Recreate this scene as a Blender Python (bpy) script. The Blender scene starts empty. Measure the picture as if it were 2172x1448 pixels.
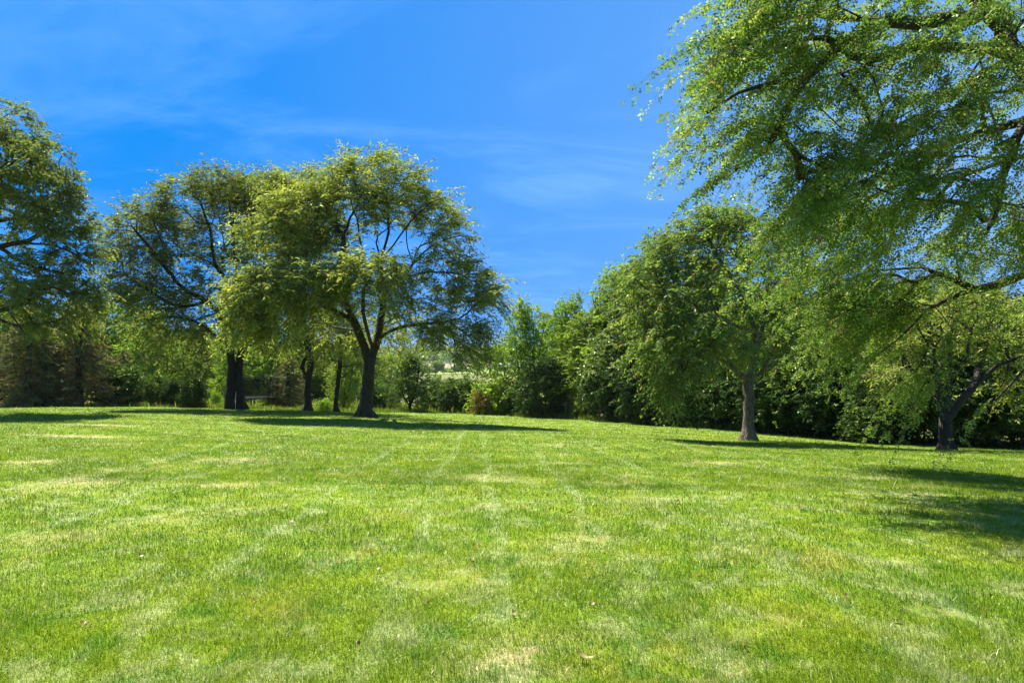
import bpy, math, random
import numpy as np
from math import radians, sin, cos, pi
C = bpy.context.scene
COL = C.collection
R = np.random.RandomState(7)

# ------------------------------------------------------------------ camera
F = 1400.0 / 2172.0                      # focal length in picture widths
PITCH = math.atan(24 / 1400.0)
CAM_Z = 1.6
cam = bpy.data.cameras.new('camera'); co = bpy.data.objects.new('camera', cam); COL.objects.link(co)
cam.sensor_width = 36; cam.lens = 36 * F; cam.clip_start = 0.05; cam.clip_end = 12000
co.location = (0, 0, CAM_Z); co.rotation_euler = (pi / 2 + PITCH, 0, 0)
C.camera = co

# ------------------------------------------------------------------ light
SUN_DIR = np.array([-0.40, 0.47, 1.0]); SUN_DIR /= np.linalg.norm(SUN_DIR)   # towards the sun
SUN_EL = math.asin(SUN_DIR[2]); SUN_AZ = math.atan2(SUN_DIR[0], SUN_DIR[1])
w = bpy.data.worlds.new('World'); C.world = w; w.use_nodes = True
nt = w.node_tree; N = nt.nodes; L = nt.links; N.clear()
def nd(tree, typ, **kw):
    n = tree.nodes.new(typ)
    for k, v in kw.items():
        if k.startswith('i_'):
            key = k[2:]; key = int(key) if key.isdigit() else key.replace('_', ' ')
            n.inputs[key].default_value = v
        else: setattr(n, k, v)
    return n
tc = nd(nt, 'ShaderNodeTexCoord')
mp = nd(nt, 'ShaderNodeVectorMath', operation='MULTIPLY'); mp.inputs[1].default_value = (1, 1, 1)
ad = nd(nt, 'ShaderNodeVectorMath', operation='ADD'); ad.inputs[1].default_value = (0, 0, 0.75)
nrm = nd(nt, 'ShaderNodeVectorMath', operation='NORMALIZE')
sky = nd(nt, 'ShaderNodeTexSky', sky_type='NISHITA', sun_disc=False, sun_elevation=SUN_EL, sun_rotation=SUN_AZ,
         altitude=1500, air_density=1.0, dust_density=0.15, ozone_density=3.0)
hs = nd(nt, 'ShaderNodeHueSaturation', i_Saturation=1.5, i_Value=1.0)
tint = nd(nt, 'ShaderNodeMix', data_type='RGBA', blend_type='MULTIPLY'); tint.inputs[0].default_value = 1
tint.inputs[7].default_value = (0.60, 1.06, 1.06, 1)
L.new(tc.outputs['Generated'], mp.inputs[0]); L.new(mp.outputs[0], ad.inputs[0]); L.new(ad.outputs[0], nrm.inputs[0])
L.new(nrm.outputs[0], sky.inputs[0]); L.new(sky.outputs[0], hs.inputs['Color']); L.new(hs.outputs[0], tint.inputs[6])
# thin cirrus veils: direction projected on a high flat layer, stretched noise
sep = nd(nt, 'ShaderNodeSeparateXYZ'); L.new(tc.outputs['Generated'], sep.inputs[0])
zz = nd(nt, 'ShaderNodeMath', operation='ADD', i_1=0.16); L.new(sep.outputs[2], zz.inputs[0])
zm = nd(nt, 'ShaderNodeMath', operation='MAXIMUM', i_1=0.02); L.new(zz.outputs[0], zm.inputs[0])
dv = nd(nt, 'ShaderNodeVectorMath', operation='DIVIDE'); L.new(tc.outputs['Generated'], dv.inputs[0]); L.new(zm.outputs[0], dv.inputs[1])
mp2 = nd(nt, 'ShaderNodeMapping'); mp2.inputs['Scale'].default_value = (0.55, 1.1, 0); mp2.inputs['Rotation'].default_value = (0, 0, 0.5)
mp2.inputs['Location'].default_value = (2.3, 0.9, 0)
L.new(dv.outputs[0], mp2.inputs[0])
n1 = nd(nt, 'ShaderNodeTexNoise', i_Scale=1.5, i_Detail=12.0, i_Roughness=0.62, i_Distortion=1.1); L.new(mp2.outputs[0], n1.inputs['Vector'])
r1 = nd(nt, 'ShaderNodeMapRange'); r1.inputs[1].default_value = 0.42; r1.inputs[2].default_value = 0.78; r1.inputs[3].default_value = 0; r1.inputs[4].default_value = 0.20
r1.interpolation_type = 'SMOOTHSTEP'
L.new(n1.outputs[0], r1.inputs[0])
# a little paler towards the right of the view (towards east), as the air does near the anti-solar side
rx = nd(nt, 'ShaderNodeMapRange'); rx.inputs[1].default_value = -0.45; rx.inputs[2].default_value = 0.6; rx.inputs[3].default_value = 0.0; rx.inputs[4].default_value = 0.30
L.new(sep.outputs[0], rx.inputs[0])
fs = nd(nt, 'ShaderNodeMath', operation='ADD', use_clamp=True); L.new(r1.outputs[0], fs.inputs[0]); L.new(rx.outputs[0], fs.inputs[1])
mx = nd(nt, 'ShaderNodeMix', data_type='RGBA'); L.new(fs.outputs[0], mx.inputs[0]); L.new(tint.outputs[2], mx.inputs[6])
mx.inputs[7].default_value = (2.6, 4.6, 8.2, 1)
bg = nd(nt, 'ShaderNodeBackground', i_Strength=0.072); L.new(mx.outputs[2], bg.inputs[0])
wo = nd(nt, 'ShaderNodeOutputWorld'); L.new(bg.outputs[0], wo.inputs[0])

sl = bpy.data.lights.new('sun', 'SUN'); sl.energy = 5.0; sl.angle = radians(0.53); sl.color = (1, 0.94, 0.82)
so = bpy.data.objects.new('sun', sl); COL.objects.link(so)
from mathutils import Vector
so.rotation_euler = Vector(SUN_DIR).to_track_quat('Z', 'Y').to_euler()
so.location = (-30, 40, 60)
C.view_settings.view_transform = 'Standard'; C.view_settings.look = 'None'
C.view_settings.exposure = 1.62; C.view_settings.gamma = 1
cy = C.cycles
cy.max_bounces = 9; cy.diffuse_bounces = 6; cy.glossy_bounces = 2; cy.transmission_bounces = 4; cy.transparent_max_bounces = 8
cy.caustics_reflective = False; cy.caustics_refractive = False; cy.use_denoising = True; cy.denoising_prefilter = 'NONE'; cy.denoising_input_passes = 'RGB_ALBEDO_NORMAL'

# ------------------------------------------------------------------ helpers
def ray(px, py):
    """direction (scaled so that its y is 1) of a point of the photograph"""
    x = (px - 1086) / 1400.0; z = -(py - 724) / 1400.0
    c, s = cos(PITCH), sin(PITCH)
    y2 = c - s * z; z2 = s + c * z
    return np.array([x / y2, 1.0, z2 / y2])
def at(px, py, Y):
    return ray(px, py) * Y + np.array([0, 0, CAM_Z])

CTRL = [(0, -30, .6), (-30, -20, .6), (30, -20, .1), (0, 0, 0), (-6, 0, .1), (6, 0, -.1), (0, 4, -.03), (0, 7, -.12), (-5, 7, -.08), (5, 7, -.2), (0, 12, -.42),
        (-9, 12, -.25), (9, 12, -.65), (0, 20, -.97), (-14, 20, -.55), (14, 20, -1.35), (-10, 26, -1.0),
        (-7, 31, -1.43), (.3, 31, -1.78), (.4, 40, -2.45), (.5, 50, -3.2), (8.6, 24, -1.57), (11.5, 32, -2.22), (19.4, 25, -2.04),
        (13.8, 21, -1.58), (-15, 36, -1.49), (-29.5, 38, -1.55), (-24, 30, -1.05), (-11.8, 38, -1.76), (-13, 45, -2.45), (-8, 52, -3.04), (-5.5, 58, -3.6),
        (-20, 48, -2.3), (-40, 50, -2.4), (26, 35, -3.0), (6.4, 42, -2.73), (40, 25, -2.6), (-45, 25, -1.0), (0, 75, -4.9), (-40, 75, -4.5), (40, 70, -5.5), (-30, 0, .5), (30, 0, -.9)]
CT = np.array(CTRL)
def tps_k(r2):
    return np.where(r2 > 0, r2 * np.log(np.maximum(r2, 1e-9)) * .5, 0)
def tps_fit():
    n = len(CT); A = np.zeros((n + 3, n + 3))
    d = ((CT[:, None, :2] - CT[None, :, :2]) ** 2).sum(-1)
    A[:n, :n] = tps_k(d) + np.eye(n) * 2.0
    A[:n, n] = 1; A[:n, n + 1:] = CT[:, :2]; A[n, :n] = 1; A[n + 1:, :n] = CT[:, :2].T
    b = np.zeros(n + 3); b[:n] = CT[:, 2]
    return np.linalg.solve(A, b)
TW = tps_fit()
def prof(y):
    return np.interp(y, [-4000, -60, 0, 60, 120, 250, 420, 700, 1100, 1500, 2500, 4000], [0, 1, 0, -3.8, -7.2, -10.2, -12.0, -12.2, -6, 3.5, 4, 3])
def H(x, y):
    x = np.atleast_1d(np.asarray(x, float)); y = np.atleast_1d(np.asarray(y, float))
    out = np.empty(len(x))
    for s in range(0, len(x), 40000):
        xs, ys = x[s:s + 40000], y[s:s + 40000]
        d = (xs[:, None] - CT[None, :, 0]) ** 2 + (ys[:, None] - CT[None, :, 1]) ** 2
        z = tps_k(d) @ TW[:len(CT)] + TW[-3] + TW[-2] * xs + TW[-1] * ys
        p = prof(ys)
        r = np.maximum(np.maximum((ys - 62) / 30, (np.abs(xs) - 40) / 30), (-ys - 15) / 20)
        b = np.clip(r, 0, 1); b = b * b * (3 - 2 * b)
        out[s:s + 40000] = z * (1 - b) + p * b
    # faint unevenness of an old lawn
    out += .018 * np.sin(x * 1.3 + 2 * np.sin(y * .7)) * np.cos(y * 1.1 + x * .4) + .03 * np.sin(x * .45 + 1) * np.sin(y * .38)
    return out
def gz(x, y): return float(H([x], [y])[0])

def mesh_obj(name, V, faces, mat, parent=None, attrs=None, smooth=False):
    """faces: list of (k, index array n x k).  attrs: {name: per-face values}"""
    me = bpy.data.meshes.new(name)
    nv = len(V); me.vertices.add(nv); me.vertices.foreach_set('co', np.asarray(V, np.float32).ravel())
    loops = np.concatenate([f.ravel() for f in faces]).astype(np.int32)
    ks = np.concatenate([np.full(len(f), f.shape[1]) for f in faces])
    me.loops.add(len(loops)); me.loops.foreach_set('vertex_index', loops)
    me.polygons.add(len(ks)); st = np.concatenate([[0], np.cumsum(ks)[:-1]]).astype(np.int32)
    me.polygons.foreach_set('loop_start', st)
    if smooth: me.polygons.foreach_set('use_smooth', np.ones(len(ks), bool))
    me.update(calc_edges=True)
    if attrs:
        for k, v in attrs.items():
            a = me.attributes.new(k, 'FLOAT', 'FACE'); a.data.foreach_set('value', np.asarray(v, np.float32))
    if mat: me.materials.append(mat)
    o = bpy.data.objects.new(name, me); COL.objects.link(o)
    if parent: o.parent = parent
    return o
def tag(o, label=None, cat=None, group=None, kind=None):
    if label: o['label'] = label
    if cat: o['category'] = cat
    if group: o['group'] = group
    if kind: o['kind'] = kind
    return o
def empty(name, loc=(0, 0, 0), rz=0):
    e = bpy.data.objects.new(name, None); COL.objects.link(e); e.location = loc; e.rotation_euler = (0, 0, rz); return e
def norm(v): return v / np.maximum(np.linalg.norm(v, axis=-1, keepdims=True), 1e-9)

class MB:
    """collects rods and boxes into one mesh"""
    def __init__(s): s.V = []; s.Q = []; s.n = 0
    def add(s, V, Q):
        s.V.append(np.asarray(V, float)); s.Q.append(np.asarray(Q) + s.n); s.n += len(V)
    def rod(s, a, b, r0, r1=None, k=8, caps=True):
        r1 = r0 if r1 is None else r1
        a = np.asarray(a, float); b = np.asarray(b, float); t = norm(b - a)
        ref = np.array([1, 0, 0]) if abs(t[0]) < .8 else np.array([0, 1, 0])
        u = norm(np.cross(t, ref)); v = np.cross(t, u)
        an = np.arange(k) * 2 * pi / k
        ring = np.cos(an)[:, None] * u + np.sin(an)[:, None] * v
        V = np.vstack([a + ring * r0, b + ring * r1, a + ring * r0 * .02, b + ring * r1 * .02])
        i = np.arange(k); j = (i + 1) % k
        Q = [np.stack([i, j, j + k, i + k], 1)]
        if caps:
            Q += [np.stack([j, i, i + 2 * k, j + 2 * k], 1), np.stack([i + k, j + k, j + 3 * k, i + 3 * k], 1)]
        s.add(V, np.vstack(Q))
    def path(s, P, r, k=8):
        for a, b in zip(P[:-1], P[1:]): s.rod(a, b, r, r, k)
    def box(s, c, h, rz=0):
        sg = np.array([[x, y, z] for x in (-1, 1) for y in (-1, 1) for z in (-1, 1)], float) * np.asarray(h)
        cr, sr = cos(rz), sin(rz)
        V = np.stack([sg[:, 0] * cr - sg[:, 1] * sr, sg[:, 0] * sr + sg[:, 1] * cr, sg[:, 2]], 1) + np.asarray(c)
        Q = [[0, 1, 3, 2], [4, 6, 7, 5], [0, 4, 5, 1], [2, 3, 7, 6], [0, 2, 6, 4], [1, 5, 7, 3]]
        s.add(V, np.array(Q))
    def build(s, name, mat, parent=None, smooth=False):
        return mesh_obj(name, np.vstack(s.V), [np.vstack(s.Q)], mat, parent, smooth=smooth)

# ------------------------------------------------------------------ materials
def new_mat(name):
    m = bpy.data.materials.new(name); m.use_nodes = True; m.node_tree.nodes.clear(); return m, m.node_tree
def ramp(t, stops, fac=None, interp='LINEAR'):
    r = t.nodes.new('ShaderNodeValToRGB'); cr = r.color_ramp; cr.interpolation = interp
    while len(cr.elements) > 1: cr.elements.remove(cr.elements[-1])
    cr.elements[0].position = stops[0][0]; cr.elements[0].color = (*stops[0][1], 1)
    for p, c in stops[1:]:
        e = cr.elements.new(p); e.color = (*c, 1)
    if fac is not None: t.links.new(fac, r.inputs[0])
    return r
def leaf_mat(name, stops, trans=.45, dry=(.22, .13, .06), gloss=.12, tcol=(1.2, 1.25, .5)):
    m, t = new_mat(name); l = t.links
    a = nd(t, 'ShaderNodeAttribute', attribute_name='var'); d = nd(t, 'ShaderNodeAttribute', attribute_name='dry')
    r = ramp(t, stops, a.outputs['Fac'])
    mx = nd(t, 'ShaderNodeMix', data_type='RGBA'); l.new(d.outputs['Fac'], mx.inputs[0]); l.new(r.outputs[0], mx.inputs[6]); mx.inputs[7].default_value = (*dry, 1)
    tm = nd(t, 'ShaderNodeMix', data_type='RGBA', blend_type='MULTIPLY'); tm.inputs[0].default_value = 1; l.new(mx.outputs[2], tm.inputs[6]); tm.inputs[7].default_value = (*tcol, 1)
    df = nd(t, 'ShaderNodeBsdfDiffuse'); l.new(mx.outputs[2], df.inputs[0])
    tr = nd(t, 'ShaderNodeBsdfTranslucent'); l.new(tm.outputs[2], tr.inputs[0])
    ms = nd(t, 'ShaderNodeMixShader', i_0=trans); l.new(df.outputs[0], ms.inputs[1]); l.new(tr.outputs[0], ms.inputs[2])
    gl = nd(t, 'ShaderNodeBsdfGlossy', i_Roughness=.5); gl.inputs[0].default_value = (.8, .9, .6, 1)
    fr = nd(t, 'ShaderNodeFresnel', i_IOR=1.42)
    fm = nd(t, 'ShaderNodeMath', operation='MULTIPLY', i_1=gloss * .45); l.new(fr.outputs[0], fm.inputs[0])
    m2 = nd(t, 'ShaderNodeMixShader'); l.new(fm.outputs[0], m2.inputs[0]); l.new(ms.outputs[0], m2.inputs[1]); l.new(gl.outputs[0], m2.inputs[2])
    o = nd(t, 'ShaderNodeOutputMaterial'); l.new(m2.outputs[0], o.inputs[0])
    return m
def bark_mat(name, c0, c1, scale=9):
    m, t = new_mat(name); l = t.links
    tcn = nd(t, 'ShaderNodeTexCoord'); mpn = nd(t, 'ShaderNodeMapping'); mpn.inputs['Scale'].default_value = (1, 1, .22)
    l.new(tcn.outputs['Object'], mpn.inputs[0])
    n = nd(t, 'ShaderNodeTexNoise', i_Scale=scale, i_Detail=6.0, i_Roughness=.65); l.new(mpn.outputs[0], n.inputs['Vector'])
    v = nd(t, 'ShaderNodeTexVoronoi', i_Scale=scale * 1.6, feature='DISTANCE_TO_EDGE'); l.new(mpn.outputs[0], v.inputs['Vector'])
    r = ramp(t, [(.3, c0), (.7, c1)], n.outputs[0])
    vr = nd(t, 'ShaderNodeMapRange'); vr.inputs[2].default_value = .18; vr.inputs[3].default_value = .45; l.new(v.outputs['Distance'], vr.inputs[0])
    mm = nd(t, 'ShaderNodeMix', data_type='RGBA', blend_type='MULTIPLY'); mm.inputs[0].default_value = 1; l.new(r.outputs[0], mm.inputs[6]); l.new(vr.outputs[0], mm.inputs[7])
    b = nd(t, 'ShaderNodeBsdfPrincipled', i_Roughness=.9); l.new(mm.outputs[2], b.inputs['Base Color'])
    bp = nd(t, 'ShaderNodeBump', i_Strength=.9, i_Distance=.04); l.new(v.outputs['Distance'], bp.inputs['Height']); l.new(bp.outputs[0], b.inputs['Normal'])
    o = nd(t, 'ShaderNodeOutputMaterial'); l.new(b.outputs[0], o.inputs[0]); return m
def plain_mat(name, c, rough=.6, metal=0, noise=.25, scale=12):
    m, t = new_mat(name); l = t.links
    tcn = nd(t, 'ShaderNodeTexCoord'); n = nd(t, 'ShaderNodeTexNoise', i_Scale=float(scale), i_Detail=4.0); l.new(tcn.outputs['Object'], n.inputs['Vector'])
    c = np.array(c); r = ramp(t, [(.3, tuple(c * (1 - noise))), (.7, tuple(np.minimum(c * (1 + noise), 1)))], n.outputs[0])
    b = nd(t, 'ShaderNodeBsdfPrincipled', i_Roughness=rough, i_Metallic=metal); l.new(r.outputs[0], b.inputs['Base Color']); b.inputs['Specular IOR Level'].default_value = .12
    o = nd(t, 'ShaderNodeOutputMaterial'); l.new(b.outputs[0], o.inputs[0]); return m

M = {}
#
M['near_leaf'] = leaf_mat('near_leaf', [(0, (.065, .12, .032)), (.4, (.125, .20, .045)), (.75, (.21, .285, .075)), (1, (.38, .42, .16))], trans=.5, tcol=(1.2, 1.25, .5))
M['locust'] = leaf_mat('locust_leaf', [(0, (.11, .15, .035)), (.35, (.19, .235, .055)), (.7, (.29, .325, .085)), (1, (.42, .44, .15))])
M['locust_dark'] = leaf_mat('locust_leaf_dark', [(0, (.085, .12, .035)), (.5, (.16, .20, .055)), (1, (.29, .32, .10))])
M['broad'] = leaf_mat('broad_leaf', [(0, (.075, .13, .026)), (.4, (.135, .205, .036)), (.75, (.21, .285, .05)), (1, (.33, .38, .08))])
M['mid_leaf'] = leaf_mat('mid_leaf', [(0, (.035, .07, .018)), (.5, (.07, .125, .026)), (.85, (.13, .20, .045)), (1, (.26, .32, .11))], trans=.35)
M['bright'] = leaf_mat('bright_leaf', [(0, (.10, .18, .022)), (.5, (.18, .29, .03)), (1, (.30, .39, .05))])
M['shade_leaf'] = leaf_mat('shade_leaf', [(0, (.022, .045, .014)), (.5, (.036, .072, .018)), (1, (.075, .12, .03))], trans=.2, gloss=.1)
M['grey_leaf'] = leaf_mat('grey_leaf', [(0, (.07, .125, .04)), (.5, (.13, .19, .06)), (1, (.24, .29, .12))], trans=.4, gloss=.25)
M['needle'] = leaf_mat('needle', [(0, (.05, .065, .03)), (.4, (.10, .12, .05)), (.75, (.19, .20, .09)), (1, (.30, .28, .14))], trans=.25, dry=(.21, .14, .08), gloss=.05)
M['red_leaf'] = leaf_mat('red_leaf', [(0, (.12, .10, .03)), (.5, (.25, .14, .06)), (1, (.34, .2, .1))])
M['bark'] = bark_mat('locust_bark', (.02, .017, .013), (.065, .054, .042))
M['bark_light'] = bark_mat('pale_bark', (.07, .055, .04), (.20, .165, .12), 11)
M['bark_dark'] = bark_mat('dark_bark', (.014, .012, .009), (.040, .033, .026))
M['twig'] = plain_mat('twig', (.06, .048, .035), .9)
M['post'] = plain_mat('weathered_post', (.22, .19, .15), .85)
M['wire'] = plain_mat('galvanised_wire', (.25, .25, .24), .45, .6)
M['black'] = plain_mat('black_steel', (.02, .024, .024), .85)
M['white'] = plain_mat('white_plastic', (.7, .7, .66), .5, 0, .08)

# ------------------------------------------------------------------ skeleton growth
def smooth_poly(P, step=.35):
    P = np.asarray(P, float)
    if len(P) < 3:
        n = max(2, int(np.linalg.norm(P[-1] - P[0]) / step)); s = np.linspace(0, 1, n + 1)[:, None]; return P[0] * (1 - s) + P[-1] * s
    Q = np.vstack([2 * P[0] - P[1], P, 2 * P[-1] - P[-2]]); out = []
    for i in range(1, len(Q) - 2):
        n = max(1, int(np.linalg.norm(Q[i + 1] - Q[i]) / step)); s = np.arange(n)[:, None] / n
        out.append(.5 * ((2 * Q[i]) + (Q[i + 1] - Q[i - 1]) * s + (2 * Q[i - 1] - 5 * Q[i] + 4 * Q[i + 1] - Q[i + 2]) * s ** 2 + (3 * Q[i] - Q[i - 1] - 3 * Q[i + 1] + Q[i + 2]) * s ** 3))
    out.append(Q[-2][None]); return np.vstack(out)

class Tree:
    def __init__(s, seed=1):
        s.P = []; s.par = []; s.pre = []; s.len = []; s.lock = []; s.rs = np.random.RandomState(seed); s.tips = []
        s.main = 0
    def node(s, p, par, pre=0., lock=False):
        s.P.append(np.asarray(p, float)); s.par.append(par); s.pre.append(pre); s.lock.append(lock)
        s.len.append(0 if par < 0 else s.len[par] + float(np.linalg.norm(s.P[-1] - s.P[par]))); return len(s.P) - 1
    def limb(s, P, r0=0., r1=0., step=.35, trunk=False, jit=.02, wig=True):
        S = smooth_poly(P, step); n = len(S)
        if s.P:
            A = np.array(s.P); k = int(((A - S[0]) ** 2).sum(1).argmin()); prev = k; st = 1
        else: prev = -1; st = 0
        for i in range(st, n):
            f = i / max(n - 1, 1); r = (r0 * (1 - f) + r1 * f) if r0 else 0
            p = S[i] + (s.rs.randn(3) * jit if 0 < i < n - 1 and wig else 0)
            prev = s.node(p, prev, r, trunk)
        if not trunk: s.tips.append(prev)
        s.main = len(s.P)
        return prev
    def attract(s, A, step=.45, arch=.08, kl=.10, minh=None):
        A = np.asarray(A); P0 = np.array(s.P); lock = np.array(s.lock)
        use = ~lock
        if use.sum() < 2: use[-2:] = True
        d = np.array([np.sqrt(((P0[use] - a) ** 2).sum(1).min()) for a in A]); order = np.argsort(d)
        cap = len(P0) + int(len(A) * 12) + 100
        buf = np.zeros((cap, 3)); ln = np.zeros(cap); dr = np.zeros((cap, 3)); ok = np.zeros(cap, bool)
        n = len(P0); buf[:n] = P0; ln[:n] = s.len; ok[:n] = use
        for i in range(n):
            if s.par[i] >= 0: dr[i] = norm(P0[i] - P0[s.par[i]])
        for ai in order:
            a = A[ai]; v = a - buf[:n]; dd = np.sqrt((v ** 2).sum(1)) + 1e-6
            cs = (v * dr[:n]).sum(1) / dd
            cost = dd * (1.5 - .5 * cs) + kl * ln[:n]; cost[~ok[:n]] = 1e9
            k = int(cost.argmin()); D = dd[k]
            m = max(1, int(round(D / step)));
            t0 = dr[k] * D * .7 + (a - buf[k]) * .3; t1 = (a - buf[k]) + np.array([0, 0, -.25 * D]) if arch >= 0 else (a - buf[k])
            prev = k
            if n + m + 1 >= cap: break
            for j in range(1, m + 1):
                u = j / m; h = (2 * u ** 3 - 3 * u ** 2 + 1) * buf[k] + (u ** 3 - 2 * u ** 2 + u) * t0 + (-2 * u ** 3 + 3 * u ** 2) * a + (u ** 3 - u ** 2) * t1
                h = h + np.array([0, 0, abs(arch) * D * sin(pi * u)])
                if j < m: h = h + s.rs.randn(3) * .035 * min(D, 1)
                idx = s.node(h, prev); buf[n] = h; ln[n] = s.len[-1]; dr[n] = norm(h - buf[prev]); ok[n] = True; n += 1; prev = idx
            s.tips.append(prev)
    def radii(s, rbase, rtip=.006, p=.5):
        n = len(s.P); c = np.zeros(n)
        for t in s.tips: c[t] += 1
        for i in range(n - 1, 0, -1):
            if s.par[i] >= 0: c[s.par[i]] += max(c[i], .3)
        s.cnt = c; r = rbase * (c / max(c[0], 1)) ** p
        s.r = np.maximum(np.maximum(r, rtip), np.array(s.pre))
    def wood(s, which, k, cut=None):
        """mesh of the chains; which(i) picks nodes"""
        n = len(s.P); P = np.array(s.P); ch = [[] for _ in range(n)]
        for i in range(n):
            if s.par[i] >= 0: ch[s.par[i]].append(i)
        sel = [which(i) for i in range(n)]
        ent = []; cid = 0
        ids = []; rad = []; tan = []; chain = []
        started = [False] * n
        for i in range(n):
            if not sel[i] or started[i]: continue
            pr = s.par[i]; seq = []
            if pr >= 0: seq.append(pr)
            j = i
            while True:
                seq.append(j); started[j] = True
                c = [q for q in ch[j] if sel[q] and not started[q]]
                if not c: break
                j = max(c, key=lambda q: s.r[q] * 100 + s.cnt[q] * 1e-3)
            if len(seq) < 2: continue
            q = P[seq]; t = np.zeros_like(q); t[1:-1] = q[2:] - q[:-2]; t[0] = q[1] - q[0]; t[-1] = q[-1] - q[-2]
            rr = s.r[seq].copy()
            if pr >= 0: rr[0] = min(rr[0], rr[1] * 1.15)
            ids.append(q); rad.append(rr); tan.append(norm(t)); chain.append(np.full(len(seq), cid)); cid += 1
        if not ids: return None
        q = np.vstack(ids); rr = np.concatenate(rad); t = np.vstack(tan); cc = np.concatenate(chain)
        # reference vector constant per chain, least parallel to its mean tangent
        mt = np.zeros((cid, 3)); np.add.at(mt, cc, np.abs(t)); ax = mt.argmin(1); ref = np.eye(3)[ax][cc]
        u = norm(np.cross(t, ref)); v = np.cross(t, u); an = np.arange(k) * 2 * pi / k
        lob = 1 + (.20 * np.cos(5 * an + 1)[None] + .12 * np.cos(3 * an)[None]) * np.exp(-np.maximum(q[:, 2] - s.P[1][2], 0) / .28)[:, None] if k > 8 else np.ones((1, k))
        V = q[:, None] + (rr[:, None] * lob)[..., None] * (np.cos(an)[None, :, None] * u[:, None] + np.sin(an)[None, :, None] * v[:, None])
        m = len(q); a = np.where(cc[1:] == cc[:-1])[0]; i = np.arange(k); j = (i + 1) % k
        Q = np.stack([a[:, None] * k + i, a[:, None] * k + j, (a[:, None] + 1) * k + j, (a[:, None] + 1) * k + i], -1).reshape(-1, 4)
        return V.reshape(-1, 3), Q
    def tipdata(s, center):
        P = np.array(s.P); t = np.array(s.tips); p = P[t]; pr = np.array([s.par[i] if s.par[i] >= 0 else i for i in t]); d = norm(p - P[pr])
        out = p - center; out[:, 2] *= .4; return p, norm(d + .7 * norm(out))

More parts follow.
